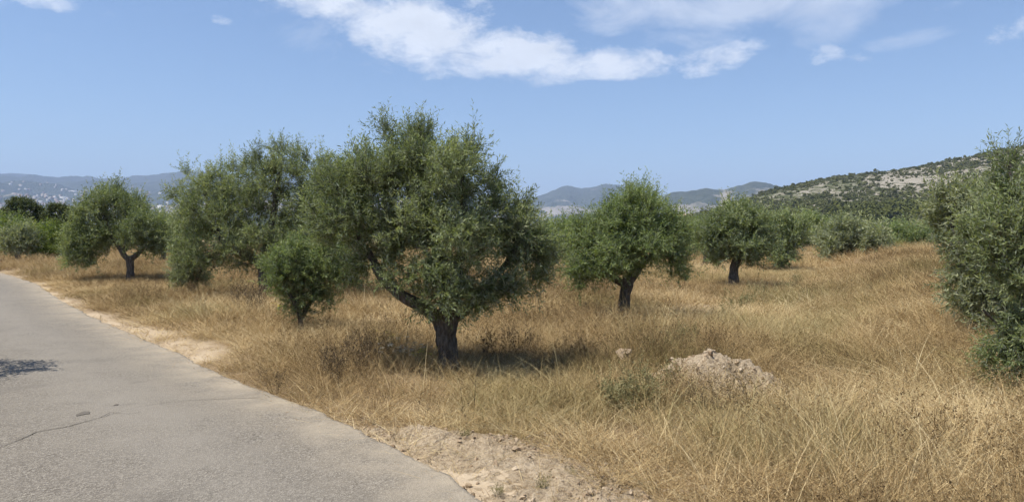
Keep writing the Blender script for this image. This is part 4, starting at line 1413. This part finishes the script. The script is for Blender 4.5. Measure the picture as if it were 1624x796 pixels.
# ------------------------------------------------------------------ grass
def blades(n, hmin, hmax, rad, lean, wid, r, curve=.5, seg=3, seeds=.4, tone=(.5, .2)):
    a = r.uniform(0, 2 * np.pi, n); q = rad * np.sqrt(r.random(n))
    B = np.stack([q * np.cos(a), q * np.sin(a), np.full(n, -.02)], 1)
    h = r.uniform(hmin, hmax, n)
    az = a + r.normal(0, 1.0, n)
    ln = np.abs(r.normal(lean, lean * .5, n)); cv = r.uniform(.2, 1, n) * curve
    dx, dy = np.cos(az), np.sin(az)
    t = np.linspace(0, 1, seg + 1)
    off = ln[:, None] * t[None] + cv[:, None] * t[None] ** 2.2
    zz = t[None] * (1 - .35 * np.minimum(cv, 1.2)[:, None] * t[None] ** 1.5) / np.sqrt(1 + ln[:, None] ** 2)
    C = B[:, None] + np.stack([dx[:, None] * off, dy[:, None] * off, zz], -1) * h[:, None, None]
    yaw = r.uniform(0, np.pi, n)
    wv = np.stack([np.cos(yaw), np.sin(yaw), 0 * yaw], 1)
    w = wid * r.uniform(.6, 1.3, n)
    tp = np.array([1., .9, .65, .0]) if seg == 3 else np.linspace(1, 0, seg + 1) ** .6
    Lf = C - wv[:, None] * (w[:, None] * tp[None])[..., None] * .5
    Rt = C + wv[:, None] * (w[:, None] * tp[None])[..., None] * .5
    V = np.stack([Lf, Rt], 2).reshape(n, -1, 3)
    m = 2 * (seg + 1)
    q4 = np.array([[2 * k, 2 * k + 1, 2 * k + 3, 2 * k + 2] for k in range(seg)])
    Fq = (q4[None] + (np.arange(n) * m)[:, None, None]).reshape(-1, 4)
    tn = np.clip(r.normal(tone[0], tone[1], n), 0, 1)
    T = np.clip(np.repeat(tn[:, None], m, 1), 0, 1)
    V = V.reshape(-1, 3); T = T.ravel()
    # spikelets near the tips
    k = int(n * seeds)
    if k:
        sel = r.choice(n, k, replace=False)
        sp = []
        for s_ in range(5):
            f_ = .74 + .065 * s_
            p = C[sel, -2] * (1 - (f_ - .667) / .333) + C[sel, -1] * ((f_ - .667) / .333)
            d = C[sel, -1] - C[sel, -2]; d /= np.linalg.norm(d, axis=1)[:, None] + 1e-9
            e = r.normal(size=(k, 3)); e -= (e * d).sum(1)[:, None] * d; e /= np.linalg.norm(e, axis=1)[:, None] + 1e-9
            L = .013 * (h[sel] / .5)[:, None] * (wid / .003) ** .25
            g = np.cross(d, e)
            sp.append(np.stack([p, p + d * L * .6 + e * L * .35 + g * L * .16, p + d * L * 1.3 + e * L * .5, p + d * L * .6 + e * L * .35 - g * L * .16], 1))
        sp = np.concatenate(sp).reshape(-1, 3)
        f2 = np.arange(len(sp)).reshape(-1, 4) + len(V)
        T = np.r_[T, np.clip(np.repeat(np.tile(tn[sel], 5), 4) + .12, 0, 1)]
        V = np.r_[V, sp]; Fq = np.r_[Fq, f2]
    return V, Fq, T


def tuft(name, parts, seed):
    r = np.random.default_rng(seed)
    Vs, Fs, Ts = [], [], []; b = 0
    for kw in parts:
        V, f, t = blades(r=r, **kw)
        Vs.append(V); Fs.append(f + b); Ts.append(t); b += len(V)
    return proto_object(name, mesh_np(name, np.concatenate(Vs), [np.concatenate(Fs)], False, {'tone': np.concatenate(Ts)}), STRAW)


FINE = [tuft('fine_tuft', [dict(n=24, hmin=.14, hmax=.50, rad=.12, lean=.45, wid=.0034, curve=.65, seeds=.3, tone=(.60, .28)), dict(n=26, hmin=.05, hmax=.22, rad=.15, lean=1.0, wid=.0036, curve=.5, seeds=0, tone=(.30, .24))], 300 + i) for i in range(6)]
MAT_ = [tuft('low_tuft', [dict(n=44, hmin=.04, hmax=.20, rad=.17, lean=1.1, wid=.0036, curve=.6, seeds=.05, tone=(.36, .22))], 320 + i) for i in range(3)]
LONG = [tuft('long_tuft', [dict(n=14, hmin=.40, hmax=.90, rad=.08, lean=.45, wid=.0038, curve=1.3, seg=5, seeds=0, tone=(.95, .12)), dict(n=18, hmin=.2, hmax=.45, rad=.1, lean=.7, wid=.0034, curve=.8, seeds=0, tone=(.45, .2))], 330 + i) for i in range(4)]
FARP = [tuft('far_tuft', [dict(n=40, hmin=.16, hmax=.44, rad=.30, lean=.42, wid=.008, curve=.5, seeds=.2), dict(n=34, hmin=.06, hmax=.2, rad=.34, lean=.9, wid=.010, curve=.4, seeds=0, tone=(.3, .18))], 340 + i) for i in range(4)]


def forb(seed):
    """dry branching stalk with small brown seed heads"""
    r = np.random.default_rng(seed)
    sp = []; B = []; D = []
    for i in range(5):
        a = r.uniform(0, 6.28); d = np.array([math.cos(a) * .35, math.sin(a) * .35, 1.]); L = r.uniform(.25, .48)
        p0 = np.array([.05 * math.cos(a), .05 * math.sin(a), 0]); p2 = p0 + d * L
        sp.append([p0, (p0 + p2) / 2 + r.normal(0, .015, 3), p2])
        for j in range(6):
            b = p0 + (p2 - p0) * r.uniform(.35, 1); e = d * .6 + r.normal(0, .45, 3); q = b + e * L * .25
            sp.append([b, (b + q) / 2, q]); B.append(q); D.append(e)
    V, q4, t3 = twig_stems(np.array(sp), .0018)
    LV, f, tone, _ = twig_leaves(np.array(B), np.array(D), np.full(len(B), .03), 6, .016, .5, r)
    return proto_object('forb', mesh_np('forb', np.r_[V, LV], [q4, t3, f + len(V)], False, {'tone': np.r_[np.full(len(V), .05), tone * .25]}), STRAW)


FORB = [forb(370 + i) for i in range(4)]


def avoid(x, y):
    """bare places where no grass grows: the heap"""
    c = base_on_ground(1122, 612)
    rr = np.hypot((x - c[0]) / .85, (y - c[1]) / .7)
    return np.where(rr < 1, .08 + .5 * (y < c[1] - .3) + .15 * (rr > .7), 1.0)


def grass_field():
    r = np.random.default_rng(55)

    def points(n, r0, r1, a0=-46, a1=46):
        rr = np.sqrt(r.uniform(r0 ** 2, r1 ** 2, n)); a = np.radians(r.uniform(a0, a1, n))
        x, y = rr * np.sin(a), rr * np.cos(a)
        s = road_s(x, y)
        d = (1 - bare_mask(x, y)) * np.where(s > .015, 1, 0) + np.where(s < -ROADW - .3, 1, 0)
        d = d * np.clip(.80 + 1.1 * fbm(x * .8, y * .8, 4, 61), .10, 1) * avoid(x, y)
        d = np.where((s > .015) & (s < .06 + verge_w(y)), np.maximum(d, .13), d)
        k = r.random(n) < d
        return x[k], y[k]

    def emit(name, label, x, y, protos, pick, sc, zs=None):
        n = len(x)
        tone = np.clip(.50 + .95 * fbm(x * .35, y * .35, 4, 71) + .5 * fbm(x * 1.6, y * 1.6, 3, 72) + r.normal(0, .16, n), 0, 1)
        right = ss(2, 7, x) * ss(4, 9, y)
        tone = np.clip(tone + .06 * right, 0, 1)
        g = np.clip(1.8 * fbm(x * .5 + 3, y * .5, 3, 81) - .25, 0, .8) + np.where(r.random(n) < .03, .5, 0)
        P = np.stack([x, y, gz(x, y)], 1)
        marg = .45 + .55 * ss(-.1, 1.3, road_s(x, y) - verge_w(y))
        h = sc * marg * np.clip(.9 + .7 * fbm(x * .6, y * .6, 3, 91), .45, 1.5)
        S = np.stack([sc, sc, h if zs is None else h * zs], 1)
        scatter(name, P, protos, pick, r.uniform(0, 6.28, n), S, r.normal(0, .10, (n, 2)), {'shade': tone, 'green': g}, label)
    x, y = points(17000, 2.2, 13)
    emit('dry_grass', 'fine golden dry grass of the near field', x, y, FINE + MAT_, np.where(r.random(len(x)) < .72, r.integers(0, 6, len(x)), 6 + r.integers(0, 3, len(x))), r.uniform(.75, 1.2, len(x)))
    x, y = points(7500, 2.2, 20)
    k = r.random(len(x)) < np.clip(.30 + 1.9 * fbm(x * .55 + 9, y * .55, 4, 17), .04, 1)
    x, y = x[k], y[k]
    emit('dry_forbs', 'thin brown seed stalks among the near grass', x, y, FORB, r.integers(0, 4, len(x)), r.uniform(.7, 1.15, len(x)))
    # long arching blades, mostly on the right
    x, y = points(6000, 3.6, 20)
    k = r.random(len(x)) < np.clip(.35 + .65 * ss(4.5, 8, np.hypot(x, y)), 0, 1) * np.clip(.10 + .8 * ss(.5, 3.5, x - .18 * y) * np.clip(.5 + 1.2 * fbm(x * .5, y * .5, 3, 15), 0, 1), 0, 1)
    x, y = x[k], y[k]
    emit('long_dry_grass', 'long arching pale grass on the right', x, y, LONG, r.integers(0, 4, len(x)), r.uniform(.7, 1.1, len(x)))
    x, y = points(24000, 12.5, 32, -42, 42)
    emit('dry_grass', 'golden dry grass of the middle field', x, y, FARP + FINE, np.where(r.random(len(x)) < .6, r.integers(0, 4, len(x)), 4 + r.integers(0, 6, len(x))), r.uniform(.8, 1.2, len(x)), .8)
    x, y = points(21000, 31, 80, -42, 42)
    emit('dry_grass', 'golden dry grass of the far field', x, y, FARP, r.integers(0, 4, len(x)), r.uniform(1.0, 1.7, len(x)), .85)


grass_field()


# ------------------------------------------------------------------ single weeds one can pick out
def weed_mesh(name, seed, h, nstem, spread, leafy, leaf, head=None):
    r = np.random.default_rng(seed)
    sp = []; LB = []; LD = []; heads = []
    for i in range(nstem):
        a = r.uniform(0, 6.28); d = np.array([math.cos(a) * spread * r.uniform(.2, 1), math.sin(a) * spread * r.uniform(.2, 1), 1.])
        L = h * r.uniform(.6, 1)
        p0 = np.array([.04 * math.cos(a), .04 * math.sin(a), -.02]); p1 = p0 + d * L * .5 + r.normal(0, .02, 3); p2 = p0 + d * L + r.normal(0, .03, 3)
        sp.append([p0, p1, p2]); heads.append(p2)
        for j in range(5):
            t = r.uniform(.3, .95); b = p0 + (p2 - p0) * t
            e = d * .5 + r.normal(0, .5, 3); e[2] = abs(e[2])
            q = b + e * L * .28
            sp.append([b, (b + q) / 2 + r.normal(0, .01, 3), q]); heads.append(q)
            LB.append(b); LD.append(e)
    sp = np.array(sp)
    V, q, t = twig_stems(sp, .0026)
    stems = mesh_np(name + '_stems', V, [q, t], False, {'tone': np.full(len(V), .35)})
    B = np.array(LB); D = np.array(LD)
    LV, f, tone, _ = twig_leaves(B, D, np.full(len(B), h * .3), leafy, leaf, .35, r)
    leaves = mesh_np(name + '_leaves', LV, [f], False, {'tone': tone})
    hm = None
    if head:
        hv = []; 
        for p in heads[::3]:
            n = 14
            a = r.uniform(0, 6.28, n); q_ = head * np.sqrt(r.random(n))
            c = p + np.stack([q_ * np.cos(a), q_ * np.sin(a), r.normal(0, head * .15, n) - q_ * .2], 1)
            s = head * .3
            for cc in c:
                e = r.normal(size=3) * .25 + [0, 0, 1]; u = np.cross(e, [1, .2, 0]); u /= np.linalg.norm(u); w = np.cross(e, u); w /= np.linalg.norm(w)
                hv.append([cc - u * s, cc - w * s, cc + u * s, cc + w * s])
        hv = np.array(hv).reshape(-1, 3)
        hm = mesh_np(name + '_heads', hv, [np.arange(len(hv)).reshape(-1, 4)], False, {'tone': r.random(len(hv))})
    return stems, leaves, hm


def weeds():
    r = np.random.default_rng(91)
    dark = [weed_mesh('dark_weed', s, .42, 9, .5, 8, .022) for s in (1, 2, 3)]
    stalk = [weed_mesh('stalk', s, .5, 2, .12, 4, .018) for s in (11, 12)]
    grn = [weed_mesh('green_weed', s, .36, 12, .6, 11, .030) for s in (21, 22, 23)]
    wht = [weed_mesh('umbel', s, .42, 4, .35, 6, .02, .032) for s in (31, 32)]
    yel = [weed_mesh('yellow', s, .38, 5, .4, 7, .022, .022) for s in (41, 42)]

    def put(name, px, py, src, sm, lm, hm, label, cat, group, sc):
        b = base_on_ground(px, py)
        st, lv, hd = src
        root = tag(obj(name, None, None, None, b, (r.normal(0, .06), r.normal(0, .06), r.uniform(0, 6.28)), sc), label, cat, group)
        obj('stems', st, sm, root)
        obj('leaves', lv, lm, root)['kind'] = 'stuff'
        if hd is not None: obj('flower_heads', hd, hm, root)['kind'] = 'stuff'
        return root
    G1 = 'withered weeds in the dark clump'
    for i, (px, py) in enumerate([(512, 600), (535, 592), (553, 603), (572, 590), (590, 585), (606, 580), (560, 582), (528, 608), (585, 602), (545, 615)]):
        put('withered_weed', px, py, dark[i % 3], WEED_DARK, WEED_DARK, None, 'dark withered weed in the clump between tarmac and large olive', 'weed', G1, r.uniform(.9, 1.25))
    put('withered_weed', 438, 626, dark[0], WEED_DARK, WEED_DARK, None, 'brown withered weed right at the tarmac edge', 'weed', None, .75)
    put('withered_weed', 318, 488, dark[1], WEED_DARK, WEED_DARK, None, 'small brown weed below the grey-green shrub', 'weed', None, .8)
    for i, (px, py) in enumerate([(398, 490), (412, 484), (384, 494), (405, 500)]):
        put('withered_weed', px, py, dark[i % 3], WEED_DARK, WEED_DARK, None, 'dark dead weed in the shade of the broad spreading olive', 'weed', 'dead weeds under the broad olive', 1.5)
    put('dry_stalk', 667, 668, stalk[0], WEED_DARK, WEED_DARK, None, 'lone thin dark stalk at the edge of the bare earth', 'weed', None, .9)
    put('dry_stalk', 741, 668, stalk[1], WEED_DARK, WEED_DARK, None, 'tall thin stalk right behind the crumbled earth bank', 'weed', None, 1.25)
    put('dry_stalk', 1428, 640, stalk[0], WEED_DARK, WEED_DARK, None, 'thin brown stalk in the grass right of the heap', 'weed', None, 1.1)
    put('dry_stalk', 1462, 625, stalk[1], WEED_DARK, WEED_DARK, None, 'bristly brown stalk below the tall foreground olive', 'weed', None, 1.1)
    for i, (px, py) in enumerate([(788, 566), (806, 560), (825, 566), (770, 574), (842, 560)]):
        put('withered_weed', px, py, dark[i % 3], WEED_DARK, WEED_DARK, None, 'brown weed in the shade right of the large trunk', 'weed', 'weeds in shade of the large olive', r.uniform(.8, 1.1))
    for i, (px, py) in enumerate([(990, 660), (968, 650), (1012, 652), (1040, 640), (1000, 636)]):
        put('grey_green_weed', px, py, grn[i % 3], WEED_GREEN, WEED_GREEN, None, 'grey-green weed in the patch lower left of the heap', 'weed', 'grey-green weeds left of the heap', r.uniform(.8, 1.1))
    for i, (px, py) in enumerate([(1078, 556), (1062, 566), (1092, 552), (1045, 572), (1070, 548)]):
        put('grey_green_weed', px, py, grn[i % 3], WEED_GREEN, WEED_GREEN, None, 'grey-green weed in the patch just behind the heap', 'weed', 'grey-green weeds behind the heap', r.uniform(.8, 1.1))
    for i, (px, py) in enumerate([(1152, 508), (1168, 498), (1185, 490), (1204, 480), (1222, 474), (1245, 464), (1268, 456)]):
        put('grey_green_weed', px, py, grn[i % 3], WEED_GREEN, WEED_GREEN, None, 'grey-green weed along the foot of the grassy bank', 'weed', 'weeds along the bank', r.uniform(.9, 1.3))
    for i, (px, py) in enumerate([(1120, 660), (1150, 650), (1178, 660), (1100, 645), (1135, 670)]):
        put('withered_weed', px, py, dark[i % 3], WEED_DARK, WEED_DARK, None, 'dark withered weed directly in front of the heap', 'weed', 'withered weeds in front of the heap', r.uniform(.7, .95))
    for i, (px, py) in enumerate([(628, 582), (640, 576), (648, 584), (616, 590), (662, 580)]):
        put('white_umbel_weed', px, py, wht[i % 2], WEED_GREEN, WEED_GREEN, FLOWER_WHITE, 'white-headed wild flower left of the large olive trunk', 'wild flower', 'white flowers left of the trunk', r.uniform(.8, 1.0))
    for i, (px, py) in enumerate([(684, 586), (676, 594), (612, 560)]):
        put('yellow_flower_weed', px, py, yel[i % 2], WEED_GREEN, WEED_GREEN, FLOWER_YELLOW, 'yellow wild flower close to the large olive trunk', 'wild flower', 'yellow flowers by the trunk', r.uniform(.8, 1.0))
    for i, (px, py, sc, lab) in enumerate([(862, 778, .30, 'small green weed on the bare earth near the bottom edge'), (738, 700, .32, 'small green weed on the bare earth left of the crumbled bank'), (790, 788, .26, 'tiny weed beside the tarmac at the bottom edge'), (905, 762, .24, 'tiny green weed right of the other bottom edge weeds')]):
        put('green_weed', px, py, grn[i % 3], GREEN, GREEN, None, lab, 'weed', None, sc)
    put('yellow_flower_weed', 452, 512, yel[0], WEED_GREEN, WEED_GREEN, None, 'greenish weed at the foot of the small dense bush', 'weed', None, 1.2)


weeds()


# ------------------------------------------------------------------ haze: the air between here and the mountains
def build_haze():
    x0, x1, y0, y1, z0, z1 = -15500, 15500, -13000, 13500, -60, 860
    V = [(x, y, z) for x in (x0, x1) for y in (y0, y1) for z in (z0, z1)]
    f = [[0, 1, 3, 2], [4, 6, 7, 5], [0, 4, 5, 1], [2, 3, 7, 6], [0, 2, 6, 4], [1, 5, 7, 3]]
    k = Mat('haze_air')
    v = k.N('ShaderNodeVolumePrincipled')
    v.inputs['Color'].default_value = (.54, .69, 1.0, 1)
    v.inputs['Density'].default_value = 1.2e-4
    v.inputs['Anisotropy'].default_value = .0
    k.L(v.outputs[0], k.out.inputs['Volume'])
    tag(obj('haze', mesh_np('haze', V, [np.array(f)]), k.m), 'blue summer haze in front of the mountains', None, None, 'stuff')


build_haze()
